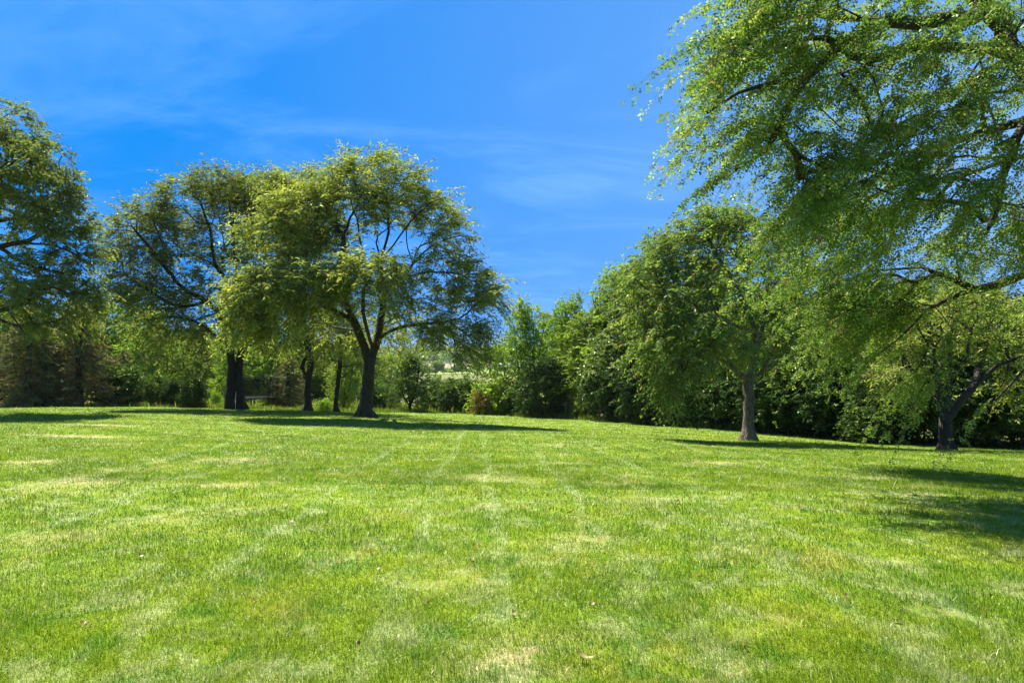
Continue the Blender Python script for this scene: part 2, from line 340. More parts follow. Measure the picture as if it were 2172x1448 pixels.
TWIGS = []
def sprays(p, d, rs, twigs=3, fronds=11, L=.75, fl=.17, fw=.06, droop=.35, spread=.75, flat=.55, down=.25, dry=0., var_w=.55, leaflets=0, jitter=.12, flow=None, twig_r=0.):
    """twigs leave each tip; flat fronds stand on both sides of every twig"""
    n = len(p); cv = rs.rand(n)
    P = np.repeat(p, twigs, 0) + rs.randn(n * twigs, 3) * jitter; D = norm(np.repeat(d, twigs, 0) + rs.randn(n * twigs, 3) * spread * np.array([1, 1, .6]))
    if flow is not None: D = norm(D + np.asarray(flow))
    cv = np.repeat(cv, twigs); LL = L * (.4 + 1.1 * rs.rand(len(P)) ** 1.3)
    ts = (np.arange(fronds) + .5) / fronds
    if twig_r:
        ks = 5; tt = np.linspace(0, 1, ks); C_ = P[:, None] + D[:, None] * (LL[:, None] * tt)[..., None]; C_[..., 2] -= droop * LL[:, None] * tt ** 2
        u_ = norm(np.cross(D, np.array([.3, .2, 1.]))); v_ = norm(np.cross(D, u_)); rr_ = twig_r * (1 - .75 * tt)
        TV = np.stack([C_ + (u_ * cos(q) + v_ * sin(q))[:, None] * rr_[None, :, None] for q in (0, 2.1, 4.2)], 2).reshape(-1, 3)
        o_ = (np.arange(len(P)) * ks * 3)[:, None, None] + (np.arange(ks - 1) * 3)[None, :, None]; k3 = np.arange(3)
        TQ = np.stack([o_ + k3, o_ + (k3 + 1) % 3, o_ + (k3 + 1) % 3 + 3, o_ + k3 + 3], -1).reshape(-1, 4)
        TWIGS.append((TV, TQ))
    T = np.tile(ts, (len(P), 1)) + rs.randn(len(P), fronds) * .03
    pos = P[:, None] + D[:, None] * (LL[:, None] * T)[..., None]; pos[..., 2] -= droop * LL[:, None] * T ** 2
    tan = np.repeat(D[:, None], fronds, 1).copy(); tan[..., 2] -= 2 * droop * T; tan = norm(tan)
    side = norm(np.cross(tan, np.array([0, 0, 1.])) + 1e-6); sg = np.where(np.arange(fronds) % 2 == 0, 1., -1.)[None, :, None]
    fd = norm(side * sg + tan * .55 + rs.randn(*pos.shape) * .35 + np.array([0, 0, -down]))
    nr = norm(np.array([0, 0, 1.]) * flat + rs.randn(*pos.shape) * .45)
    W = norm(np.cross(fd, nr)); l = fl * (.6 + .8 * rs.rand(*T.shape)); ww = fw * (.7 + .6 * rs.rand(*T.shape))
    pos = pos.reshape(-1, 3); fd = fd.reshape(-1, 3); W = W.reshape(-1, 3); l = l.reshape(-1, 1); ww = ww.reshape(-1, 1)
    cvf = np.repeat(cv, fronds)
    dr = (rs.rand(len(pos)) < dry * (.4 + 1.2 * (cvf > .5))).astype(float)
    up = np.cross(W, fd)
    if not leaflets:
        b = pos; tip = pos + fd * l; tip[:, 2] -= .12 * l[:, 0]; m1 = pos + fd * l * .45 + W * ww * .5; m2 = pos + fd * l * .45 - W * ww * .5
        V = np.stack([b, m1, tip, m2], 1).reshape(-1, 3); Q = np.arange(len(V)).reshape(-1, 4)
        var = np.clip(var_w * cvf + (1 - var_w) * rs.rand(len(pos)), 0, 1)
        return V, Q, var, dr
    k = leaflets; s = (np.arange(k) + .6) / k
    base = pos[:, None] + fd[:, None] * (l * s)[..., None]; base[..., 2] -= .15 * l * s ** 2
    sgn = np.where(np.arange(k) % 2 == 0, 1., -1.)[None, :, None]
    ld = norm(W[:, None] * sgn + fd[:, None] * .45 + rs.randn(len(pos), k, 3) * .28)
    ll = (ww * .62)[:, None] * (.8 + .4 * rs.rand(len(pos), k, 1)); lw = norm(np.cross(ld, up[:, None] + rs.randn(len(pos), k, 3) * .3)) * ll * .27
    b = base; tip = base + ld * ll; m1 = base + ld * ll * .5 + lw; m2 = base + ld * ll * .5 - lw
    V = np.stack([b, m1, tip, m2], 2).reshape(-1, 3); Q = np.arange(len(V)).reshape(-1, 4)
    var = np.clip(var_w * np.repeat(cvf, k) + (1 - var_w) * rs.rand(len(pos) * k), 0, 1)
    return V, Q, var, np.repeat(dr, k)

def finish(T, name, label, group, base, rbase, leafmat, barkmat, center, cat='tree', rtip=.006, pw=.5, thick=None, tree_kw=None, fname='foliage'):
    T.radii(rbase, rtip, pw)
    e = empty(name, tuple(base)); off = np.asarray(base, float)
    main = T.main if thick is None else None
    isT = (lambda i: T.lock[i] or T.r[i] > thick) if thick is not None else (lambda i: i < main)
    a = T.wood(isT, 20)
    if a: mesh_obj('trunk', a[0] - off, [a[1]], M[barkmat], e, smooth=True)
    b = T.wood(lambda i: not isT(i), 4)
    if b: mesh_obj('branches', b[0] - off, [b[1]], M['twig'] if barkmat != 'bark_light' else M['bark'], e, smooth=True)
    p, d = T.tipdata(np.asarray(center)); TWIGS.clear(); V, Q, var, dr = sprays(p, d, T.rs, **(tree_kw or {})); nl = len(Q)
    if TWIGS:
        TV, TQ = TWIGS[0]; Q = np.vstack([Q, TQ + len(V)]); V = np.vstack([V, TV]); z_ = np.zeros(len(TQ)); var = np.concatenate([var, z_]); dr = np.concatenate([dr, z_])
    fo = mesh_obj(fname, V - off, [Q], M[leafmat], e, attrs={'var': var, 'dry': dr})
    if TWIGS:
        fo.data.materials.append(M['twig']); mi = np.zeros(len(Q), np.int32); mi[nl:] = 1; fo.data.polygons.foreach_set('material_index', mi)
    tag(e, label, cat, group)
    return e

def blob_pts(blobs, rs, shell=.5, gap=0):
    """blobs: (cx,cy,cz, rx,ry,rz, n). Points fill each ellipsoid, denser towards its upper surface"""
    out = []
    for b in blobs:
        n = int(b[6]); v = norm(rs.randn(n * 3, 3)); v = v[(v[:, 2] > -.55) | (rs.rand(len(v)) < .45)][:n]
        r = rs.rand(len(v)) ** (1 / 3.) * (1 - shell) + shell * (1 - .25 * rs.rand(len(v)))
        out.append(np.array(b[:3]) + v * r[:, None] * np.array(b[3:6]))
    out = np.vstack(out)
    if gap:      # open pockets between the boughs
        q = out * 1.0; a = 2.1 / gap
        v = np.sin(q[:, 0] * a + 1.3 * np.sin(q[:, 2] * a * .8)) * np.sin(q[:, 1] * a * .9 + 1) + np.sin(q[:, 2] * a * 1.5 + np.sin(q[:, 0] * a)) * .8
        out = out[(v > -.55) | (rs.rand(len(out)) < .45)]
    return out
def pxblobs(B, Y0):
    """(px, py, depth offset, rx px, rz px, ry metres, n) at distance Y0"""
    out = []
    for px, py, dy, rx, rz, ry, n in B:
        c = at(px, py, Y0 + dy); s = (Y0 + dy) / 1400.0; out.append((*c, rx * s, ry, rz * s, n))
    return out
def pl(P, Y0):
    return [at(a, b, Y0 + c) for a, b, c in P]
GQ = 1.0
# ------------------------------------------------------------------ ground
# bare, sun-dried spots: (x, y, radius x, radius y, strength) in metres
def spot(px, py, rx, ry, k):
    r = ray(px, py); t = 2.0
    for _ in range(60):
        p = at(px, py, t); g = gz(p[0], p[1])
        if p[2] <= g: break
        t *= 1.04
    return (p[0], p[1], rx * .72, ry * .72, k)
SPOTS = [spot(*a) for a in [(1525, 983, .55, .35, 1), (1182, 986, .38, .3, .9), (1185, 944, .4, .35, .8), (1290, 1028, .28, .2, .9), (1338, 1013, .3, .22, .9),
    (205, 905, 1.2, .4, .8), (150, 929, 1.6, .35, .8), (240, 942, .8, .3, .7), (70, 982, .7, .3, .7), (1900, 1196, .2, .14, .9), (1985, 1322, .3, .12, 1),
    (1545, 1180, .16, .12, .9), (1245, 1148, .28, .14, .8), (1030, 1020, .8, .5, .4), (480, 1035, .5, .22, .8), (530, 1085, .3, .16, .7), (1640, 1340, .3, .14, .5),
    (960, 1240, .4, .28, .5), (1115, 1415, .25, .12, .5), (150, 1030, .8, .5, .4), (1060, 1075, .5, .3, .35), (1620, 1033, .4, .2, .7), (1840, 1020, .6, .3, .4),
    (500, 980, 1.0, .4, .5), (630, 960, .4, .25, .7), (340, 1105, .5, .3, .35), (1500, 1445, .3, .1, .7), (110, 1145, .4, .2, .35), (1960, 1060, .4, .2, .4), (250, 1000, .5, .2, .6), (1330, 1060, .7, .4, .4)]]
def dryness(x, y):
    o = np.zeros(len(x))
    for a, b, rx, ry, k in SPOTS:
        xx_ = x + .12 * np.sin(y * 13 + a * 5) + .07 * np.sin(x * 23 + b); yy_ = y + .10 * np.sin(x * 11 + b * 3) + .05 * np.sin(y * 29); rr = ((xx_ - a) / rx) ** 2 + ((yy_ - b) / ry) ** 2
        o = np.maximum(o, 1.15 * k * np.exp(-rr ** 1.4 * .9 * (1 + .4 * np.sin(x * 9) * np.sin(y * 11))))
    return o
FENCE = np.array([(-62, 58), (-40, 62), (-12, 61), (-5.5, 58), (.5, 50.5), (6.4, 42.3), (11.5, 32.6), (19.6, 25.6), (30, 20), (45, 12)])
def lawn_mask(x, y):
    fy = np.interp(x, FENCE[:, 0], FENCE[:, 1])
    return np.clip((fy - .6 - y) / 1.0 + .5, 0, 1)
def lawn_color(t):
    """albedo of the turf by world position: green, blue-green, yellow-green clumps, mower lines, dry spots"""
    l = t.links
    g = nd(t, 'ShaderNodeNewGeometry'); sp = nd(t, 'ShaderNodeSeparateXYZ'); l.new(g.outputs['Position'], sp.inputs[0])
    cb = nd(t, 'ShaderNodeCombineXYZ'); l.new(sp.outputs[0], cb.inputs[0]); l.new(sp.outputs[1], cb.inputs[1])
    def noise(sc, det=4., rough=.55, dist=0., off=(0, 0, 0), st=(1, 1, 1)):
        m = nd(t, 'ShaderNodeMapping'); m.inputs['Location'].default_value = off; m.inputs['Scale'].default_value = st; l.new(cb.outputs[0], m.inputs[0])
        n = nd(t, 'ShaderNodeTexNoise', i_Scale=sc, i_Detail=det, i_Roughness=rough, i_Distortion=dist); l.new(m.outputs[0], n.inputs['Vector']); return n.outputs[0]
    def mixc(f, a, b, bt='MIX'):
        m = nd(t, 'ShaderNodeMix', data_type='RGBA', blend_type=bt)
        for s_, v in ((0, f), (6, a), (7, b)):
            if isinstance(v, (float, int)): m.inputs[s_].default_value = v
            elif isinstance(v, tuple): m.inputs[s_].default_value = (*v, 1)
            else: l.new(v, m.inputs[s_])
        return m.outputs[2]
    def mr(v, a, b, c=0., d=1.):
        m = nd(t, 'ShaderNodeMapRange', interpolation_type='SMOOTHSTEP'); l.new(v, m.inputs[0])
        for i_, q in zip((1, 2, 3, 4), (a, b, c, d)): m.inputs[i_].default_value = q
        return m.outputs[0]
    def mul(a, b):
        m = nd(t, 'ShaderNodeMath', operation='MULTIPLY'); l.new(a, m.inputs[0])
        if isinstance(b, float): m.inputs[1].default_value = b
        else: l.new(b, m.inputs[1])
        return m.outputs[0]
    base = ramp(t, [(.28, (.085, .155, .009)), (.45, (.13, .205, .010)), (.6, (.185, .25, .013)), (.75, (.245, .275, .022))], noise(.8, 8., .68, .4)).outputs[0]
    c = mixc(mr(noise(2.0, 7., .74, .3, (5, 3, 0)), .49, .62, 0, .85), base, (.27, .31, .115))        # greyish fine fescue clumps
    c = mixc(mr(noise(1.1, 8., .72, .5, (9, -4, 0)), .54, .68, 0, .7), c, (.31, .30, .055))              # yellowed turf
    c = mixc(mr(noise(2.6, 6., .70, .2, (1, 7, 0)), .52, .64, 0, .8), c, (.075, .165, .012))               # lush dark tufts
    # mower lines run away from the viewer
    wob = noise(.22, 2., .5, 0., (3, 3, 0)); wob2 = noise(1.6, 2., .5, 0., (8, 1, 0))
    m1 = nd(t, 'ShaderNodeMath', operation='MULTIPLY_ADD', i_1=.05); l.new(sp.outputs[1], m1.inputs[0]); l.new(sp.outputs[0], m1.inputs[2])
    m2 = nd(t, 'ShaderNodeMath', operation='MULTIPLY_ADD', i_1=1.1); l.new(wob, m2.inputs[0]); l.new(m1.outputs[0], m2.inputs[2])
    m3 = nd(t, 'ShaderNodeMath', operation='MULTIPLY_ADD', i_1=.2); l.new(wob2, m3.inputs[0]); l.new(m2.outputs[0], m3.inputs[2])
    s0 = nd(t, 'ShaderNodeMapRange'); s0.inputs[1].default_value = -7 + .70; s0.inputs[2].default_value = 9 + .70; l.new(m3.outputs[0], s0.inputs[0])
    lines = [-5.6, -4.3, -1.95, -.65, .05, 1.1, 2.1, 2.9, 5.6, 6.7]; wd = [.11, .11, .10, .10, .08, .09, .07, .10, .11, .10]
    stops = [(0, (0, 0, 0))]
    for s_, q in zip(lines, wd):
        for o_, v_ in ((-q, 0), (0, 1), (q, 0)): stops.append(((s_ + o_ + 7) / 16, (v_, v_, v_)))
    lr = ramp(t, stops, s0.outputs[0])
    lm = mul(mul(lr.outputs[0], mr(noise(1.5, 8., .78, 0., (2, 2, 0)), .38, .62)), .66)
    c = mixc(lm, c, (.35, .40, .20))
    da = nd(t, 'ShaderNodeAttribute', attribute_name='dryspot')
    dn = nd(t, 'ShaderNodeMath', operation='MULTIPLY_ADD', i_2=0.0); l.new(da.outputs['Fac'], dn.inputs[0]); l.new(mr(noise(7., 6., .8), .36, .58), dn.inputs[1])
    c = mixc(dn.outputs[0], c, (.62, .47, .29))
    return c, noise, mixc, mr

mg, t = new_mat('ground_cover'); l = t.links
c, noise, mixc, mr = lawn_color(t)
fine = noise(45., 3., .7, 0.); c = mixc(mr(fine, .35, .7, .0, .55), c, (.05, .09, .01))
fa = nd(t, 'ShaderNodeAttribute', attribute_name='field'); la = nd(t, 'ShaderNodeAttribute', attribute_name='lawn')
rough_ = ramp(t, [(.3, (.06, .085, .02)), (.6, (.13, .14, .045)), (.8, (.2, .18, .08))], noise(.6, 6., .7)).outputs[0]
crop = ramp(t, [(.3, (.115, .135, .04)), (.7, (.155, .165, .055))], noise(.02, 5., .7, 0., (0, 0, 0), (1, .3, 1))).outputs[0]
pale = ramp(t, [(.3, (.20, .165, .10)), (.7, (.25, .21, .14))], noise(.01, 4.)).outputs[0]
grn = ramp(t, [(.3, (.12, .19, .035)), (.7, (.2, .27, .06))], noise(.015, 4.)).outputs[0]
# field attribute: 0 rough margin, 1 crop, 2 green strip, 3 bare pale strip, 4 wooded far slope
def stepf(a, b):
    m = nd(t, 'ShaderNodeMapRange'); l.new(fa.outputs['Fac'], m.inputs[0]); m.inputs[1].default_value = a; m.inputs[2].default_value = b; return m.outputs[0]
g1 = mixc(stepf(.3, .7), rough_, crop); g1 = mixc(stepf(1.3, 1.7), g1, grn); g1 = mixc(stepf(2.3, 2.7), g1, pale); g1 = mixc(stepf(3.3, 3.7), g1, (.05, .08, .03))
c = mixc(la.outputs['Fac'], g1, c)
b = nd(t, 'ShaderNodeBsdfPrincipled', i_Roughness=.95); b.inputs['Specular IOR Level'].default_value = .1; l.new(c, b.inputs['Base Color'])
bp = nd(t, 'ShaderNodeBump', i_Strength=.5, i_Distance=.03); l.new(fine, bp.inputs['Height']); l.new(bp.outputs[0], b.inputs['Normal'])
o = nd(t, 'ShaderNodeOutputMaterial'); l.new(b.outputs[0], o.inputs[0])

def axis(dense, step, far, n):
    a = np.arange(-dense, dense + 1e-6, step); g = np.geomspace(1, (far - dense) / step + 1, n)[1:] * step - step + dense + step * .0
    g = dense + (np.geomspace(step, far - dense, n)); return np.concatenate([-g[::-1], a, g])
gx = axis(48, .6, 3000, 40); ya = np.concatenate([-np.geomspace(10, 400, 8)[::-1], np.arange(-9, 70, .5), np.geomspace(70.5, 4000, 130)])
GX, GY = np.meshgrid(gx, ya); xs = GX.ravel(); ys = GY.ravel(); Z = H(xs, ys)
# the far slope rolls a little
Z += np.where(ys > 900, 3.0 * np.sin(xs / 310. + 1) + 1.6 * np.sin(xs / 130.), 0) * np.clip((ys - 900) / 400, 0, 1)
nx, ny = len(gx), len(ya); I = np.arange(nx * ny).reshape(ny, nx)
Q = np.stack([I[:-1, :-1], I[:-1, 1:], I[1:, 1:], I[1:, :-1]], -1).reshape(-1, 4)
go = mesh_obj('ground', np.stack([xs, ys, Z], 1), [Q], mg, smooth=True)
def pattr(o, name, v):
    a = o.data.attributes.new(name, 'FLOAT', 'POINT'); a.data.foreach_set('value', np.asarray(v, np.float32))
pattr(go, 'lawn', lawn_mask(xs, ys)); pattr(go, 'dryspot', dryness(xs, ys) * (np.abs(xs) < 40))
fld = np.interp(ys, [0, 78, 84, 418, 422, 610, 615, 760, 765, 1e5], [0, 0, 1, 1, 2, 2, 3, 3, 4, 4]); pattr(go, 'field', fld)
tag(go, kind='structure')

# ------------------------------------------------------------------ grass blades
mb_, t = new_mat('grass_blade'); l = t.links
c, noise, mixc, mr = lawn_color(t)
va = nd(t, 'ShaderNodeAttribute', attribute_name='var')
vr = ramp(t, [(0, (.5, .58, .45)), (.45, (.9, .97, .85)), (.8, (1.15, 1.1, 1.15)), (.93, (1.35, 1.22, 1.6)), (1, (1.75, 1.45, 2.8))], va.outputs['Fac'])
c = mixc(1., c, vr.outputs[0], 'MULTIPLY')
tc_ = mixc(1., c, (1.15, 1.25, .6), 'MULTIPLY')
df = nd(t, 'ShaderNodeBsdfDiffuse'); l.new(c, df.inputs[0]); tr = nd(t, 'ShaderNodeBsdfTranslucent'); l.new(tc_, tr.inputs[0])
ms = nd(t, 'ShaderNodeMixShader', i_0=.4); l.new(df.outputs[0], ms.inputs[1]); l.new(tr.outputs[0], ms.inputs[2])
gl = nd(t, 'ShaderNodeBsdfGlossy', i_Roughness=.35); m2 = nd(t, 'ShaderNodeMixShader', i_0=.018); l.new(ms.outputs[0], m2.inputs[1]); l.new(gl.outputs[0], m2.inputs[2])
o = nd(t, 'ShaderNodeOutputMaterial'); l.new(m2.outputs[0], o.inputs[0])

def blades(n, y0, y1, name, label, seg2=True, seed=3, mask=True, hmul=1.):
    rs = np.random.RandomState(seed)
    y = 1 / (1 / y1 + rs.rand(n) * (1 / y0 - 1 / y1)); x = (rs.rand(n) * 2 - 1) * (y * .86 + 2.0)
    k = rs.rand(n) < lawn_mask(x, y); x = x[k]; y = y[k]; n = len(x)
    z = H(x, y); dr = dryness(x, y)
    # taller and shorter tufts
    tuft = .5 + .5 * np.sin(x * 5.1 + 3 * np.sin(y * 3.3)) * np.sin(y * 6.3 + 2 * np.sin(x * 2.7))
    big = .5 + .5 * np.sin(x * 1.7 + 2 * np.sin(y * 1.1)) * np.sin(y * 2.1 + x)
    h = (.020 + .018 * tuft + .012 * big) * (.55 + .9 * rs.rand(n)) * (1 + y * .012) * (1 - .65 * dr) * hmul
    lg = rs.rand(n) < .03 * (1 + 2 * (tuft > .7)); h = np.where(lg, h * 1.9, h)
    wd = np.maximum(.0024, .00078 * y) * (.7 + .6 * rs.rand(n))
    a = rs.rand(n) * 2 * pi; lean = np.abs(rs.randn(n)) * .95
    la_ = np.sin(x * .9 + 2 * np.sin(y * .8)) * 2.2 + 1.2 + rs.randn(n) * 1.5     # locally combed the same way
    dx, dy_ = np.cos(la_), np.sin(la_); wx, wy = np.cos(a), np.sin(a)
    B = np.stack([x, y, z - .004], 1); Wv = np.stack([wx, wy, np.zeros(n)], 1) * wd[:, None] * .5
    tip = B + np.stack([dx * lean * h, dy_ * lean * h, h * np.cos(np.minimum(lean, 1.2) * .8)], 1)
    var = np.where(lg, .82 + .18 * rs.rand(n), rs.rand(n))
    if seg2:
        mid = B + np.stack([dx * lean * h * .3, dy_ * lean * h * .3, h * .58], 1)
        V = np.stack([B - Wv, B + Wv, mid + Wv * .8, mid - Wv * .8, tip], 1).reshape(-1, 3); i = np.arange(n)[:, None] * 5
        fc = [i + np.array([[0, 1, 2, 3]]), i + np.array([[3, 2, 4]])]; fv = np.concatenate([var, var]); pv = np.repeat(dr, 5)
    else:
        V = np.stack([B - Wv, B + Wv, tip], 1).reshape(-1, 3); i = np.arange(n)[:, None] * 3; fc = [i + np.array([[0, 1, 2]])]; fv = var; pv = np.repeat(dr, 3)
    o = mesh_obj(name, V, fc, mb_, attrs={'var': fv}); pattr(o, 'dryspot', pv)
    tag(o, label, 'grass', kind='stuff'); return o
blades(int(620000 * GQ), 2.1, 9, 'grass', 'mown lawn grass in the foreground, green with pale and yellow patches', True, 3)
blades(int(590000 * GQ), 9, 60, 'grass', 'mown lawn grass stretching back towards the trees', False, 4)
# ------------------------------------------------------------------ the big honey locusts
LOC = dict(twig_r=.009, twigs=4, fronds=13, L=.95, fl=.19, fw=.062, spread=.6, droop=.32, down=.22)
def base_at(px, py, Y):
    p = at(px, py, Y); return np.array([p[0], p[1], gz(p[0], p[1])])
def trunk_pts(base, rest, Y0):
    P = [base - np.array([0, 0, .25]), base + np.array([0, 0, .02])] + [at(a, b, Y0 + c) for a, b, c in rest]; return P
def flare(T, base, r):
    """root flare: widen the lowest nodes"""
    for i in range(len(T.P)):
        z = T.P[i][2] - base[2]
        if T.lock[i] and z < 1.0: T.pre[i] = r * (1 + .9 * math.exp(-max(z, 0) / .24)) if T.pre[i] >= r * .8 else T.pre[i]

# A: the tree standing forward in the middle of the group
YA = 31; bA = base_at(775, 885, YA); T = Tree(11)
T.limb(trunk_pts(bA, [(777, 850, 0), (780, 815, 0), (783, 785, 0), (783, 770, 0)], YA), .32, .27, .3, True)
T.limb(pl([(783, 770, 0), (772, 735, 0), (760, 700, -.2), (749, 678, -.4)], YA), .21, .16, .3, True)
T.limb(pl([(783, 770, 0), (792, 745, .1), (800, 718, .2), (807, 690, .3), (811, 655, .3), (812, 620, .3)], YA), .21, .15, .3, True)
for P, r in [([(749, 678, -.4), (720, 664, -1), (671, 641, -2), (632, 640, -3), (585, 650, -3.6), (545, 668, -4)], .12),
             ([(749, 678, -.4), (735, 640, -.6), (728, 600, -.8), (721, 554, -1), (727, 527, -1), (730, 500, -1), (707, 477, -1.2), (684, 455, -1.4), (655, 425, -1.5)], .13),
             ([(730, 500, -1), (742, 465, -1), (760, 430, -.8), (765, 390, -.6)], .06),
             ([(728, 600, -.8), (755, 570, 0), (772, 548, .5), (765, 517, .6), (760, 480, .8), (745, 430, 1), (735, 370, 1)], .09),
             ([(812, 620, .3), (810, 585, 0), (808, 552, 0), (798, 517, -.3), (800, 500, -.3), (819, 486, -.3), (840, 460, 0)], .11),
             ([(808, 552, 0), (815, 527, .2), (825, 490, .4), (823, 445, .6), (832, 410, .7), (842, 370, .8)], .08),
             ([(808, 552, 0), (844, 506, -.4), (868, 473, -.6), (892, 450, -.6), (920, 425, -.5)], .06),
             ([(812, 620, .3), (835, 600, .4), (857, 584, .5), (875, 558, .6), (866, 527, .8), (862, 490, 1)], .09),
             ([(875, 558, .6), (890, 522, .8), (918, 511, 1), (945, 478, 1.2)], .05), ([(875, 558, .6), (899, 535, .2), (940, 510, 0), (975, 500, 0)], .05),
             ([(835, 600, .4), (885, 581, 0), (926, 577, -.3), (970, 580, -.5), (1010, 600, -.5)], .06),
             ([(800, 718, .2), (846, 696, -.3), (892, 688, -.8), (927, 684, -1), (973, 675, -1.2), (1007, 650, -1.4), (1040, 628, -1.4)], .10),
             ([(927, 684, -1), (957, 707, -1.3), (968, 738, -1.6), (976, 768, -1.8)], .035), ([(950, 680, -1), (996, 715, -1), (1025, 745, -1.2)], .035),
             ([(807, 690, .3), (851, 668, 1), (900, 655, 1.6), (960, 640, 2)], .07),
             ([(760, 700, -.2), (700, 690, 1), (640, 668, 2.2), (580, 640, 3)], .08),
             ([(792, 745, .1), (770, 660, -1.4), (775, 600, -2.8), (790, 560, -3.6)], .09),
             ([(749, 678, -.4), (700, 610, -2), (650, 580, -3), (600, 575, -3.6)], .07)]:
    T.limb(pl(P, YA), r * .62, .015)
att = blob_pts(pxblobs([(*q[:6], q[6] * 1.3) for q in [(640, 440, -1.5, 80, 45, 2, 80), (600, 500, -2, 80, 50, 2, 70), (800, 385, 0, 95, 52, 2.2, 95), (745, 385, 0, 50, 52, 2, 35), (850, 430, .3, 75, 55, 2, 55), (920, 460, .5, 65, 50, 1.8, 45), (955, 520, .3, 50, 55, 1.6, 40),
    (740, 450, -.6, 95, 55, 2, 95), (670, 470, -1, 70, 60, 2, 60), (690, 560, -1, 85, 60, 2, 55), (940, 580, 0, 80, 40, 2, 50), (1000, 610, -.6, 60, 45, 1.5, 45), (1035, 640, -1, 40, 38, 1.2, 26),
    (630, 600, -3.2, 125, 40, 2, 130), (560, 630, -3.8, 72, 48, 1.6, 80), (790, 578, -3.6, 80, 36, 1.8, 90), (700, 620, -2.6, 80, 45, 2, 60), (830, 620, -2, 50, 50, 2, 30),
    (530, 680, -3.6, 48, 42, 1.4, 55), (600, 665, -3, 70, 35, 1.5, 40), (960, 700, -1.2, 80, 40, 1.6, 50), (1000, 740, -1.4, 45, 38, 1.2, 26), (890, 660, -1, 80, 35, 2, 35),
    (900, 700, 2, 60, 40, 2, 26), (830, 700, 2, 50, 45, 2, 22), (640, 670, 2.5, 90, 42, 2, 40), (740, 700, 1.5, 50, 40, 2, 18)]], YA), T.rs, .5, 1.0)
T.attract(att); flare(T, bA, .29)
finish(T, 'honey_locust_tree', 'tall honey locust with a forked dark trunk standing forward of the group in the middle', None, bA, .25, 'locust', 'bark', at(790, 640, YA), tree_kw=LOC)

# B: twin trunks on the left of the group
YB = 36; bB = base_at(489, 867, YB); T = Tree(12)
T.limb(trunk_pts(bB, [(487, 835, 0), (490, 800, 0), (492, 765, 0), (488, 735, 0), (478, 700, 0)], YB), .24, .18, .3, True)
b2 = base_at(511, 867, YB + .2)
S = smooth_poly([b2 - [0, 0, .25], b2] + pl([(509, 835, .2), (506, 800, .2), (508, 765, .2), (514, 740, .2), (524, 715, .2)], YB), .3); prev = 0
for i, p in enumerate(S): prev = T.node(p, prev if i else 1, .24 - .06 * i / len(S), True)
T.main = len(T.P)
for P, r in [([(478, 700, 0), (468, 668, 0), (480, 630, 0), (478, 590, 0), (455, 560, 0), (450, 510, 0), (440, 470, 0), (425, 430, 0)], .13),
             ([(468, 668, 0), (440, 640, -1), (400, 618, -1.5), (372, 595, -2), (345, 560, -2), (310, 515, -2), (280, 480, -2)], .10), ([(488, 735, 0), (460, 715, -1), (430, 690, -2), (395, 675, -2.6), (340, 670, -3)], .09),
             ([(524, 715, .2), (535, 690, .3), (528, 650, .4), (505, 610, .5), (500, 560, .5), (495, 500, .5), (490, 450, .5), (480, 400, .5)], .13), ([(500, 560, .5), (478, 530, 1), (470, 490, 1.2), (460, 440, 1.4)], .06),
             ([(528, 650, .4), (550, 610, 1), (560, 560, 1.4), (555, 500, 1.6)], .08), ([(514, 740, .2), (545, 725, -.5), (570, 710, -1), (600, 705, -1.4)], .07), ([(478, 590, 0), (520, 560, .5), (530, 510, .5), (535, 460, .5)], .06),
             ([(440, 640, -1), (380, 650, -2), (320, 620, -2.5), (275, 590, -3)], .06), ([(455, 560, 0), (410, 540, 1), (370, 500, 1.5), (345, 460, 1.8)], .06), ([(492, 765, 0), (550, 775, 1), (585, 740, 1.8), (610, 700, 2)], .07)]:
    T.limb(pl(P, YB), r * .62, .015)
att = blob_pts(pxblobs([(*q[:6], q[6] * 1.3) for q in [(470, 400, 0, 85, 36, 2.4, 80), (420, 430, 0, 80, 48, 2.4, 80), (520, 430, 1, 60, 50, 2, 45), (370, 480, -.5, 70, 50, 2.2, 70), (300, 480, -1.5, 60, 42, 2, 50), (255, 500, -2, 32, 30, 1.5, 16),
    (400, 545, 0, 90, 45, 2.4, 60), (300, 550, -2, 65, 40, 2, 50), (280, 605, -2.4, 50, 42, 2, 45), (340, 635, -2, 75, 40, 2.4, 65), (420, 625, -1, 70, 50, 2.4, 55), (480, 520, 1, 70, 60, 2.4, 45),
    (530, 590, 1, 40, 70, 2, 30), (460, 690, -2, 70, 30, 1.8, 30), (370, 690, -2, 70, 30, 2, 40), (310, 685, 1, 50, 35, 2, 25), (400, 740, 1.5, 80, 40, 2, 34), (580, 720, 1.5, 45, 35, 2, 22), (520, 660, -2.4, 30, 30, 1, 16)]], YB), T.rs, .45, 1.0)
T.attract(att); flare(T, bB, .22)
finish(T, 'honey_locust_tree', 'large honey locust with two dark trunks side by side left of the trampoline', None, bB, .22, 'locust_dark', 'bark_dark', at(450, 620, YB), tree_kw=LOC)

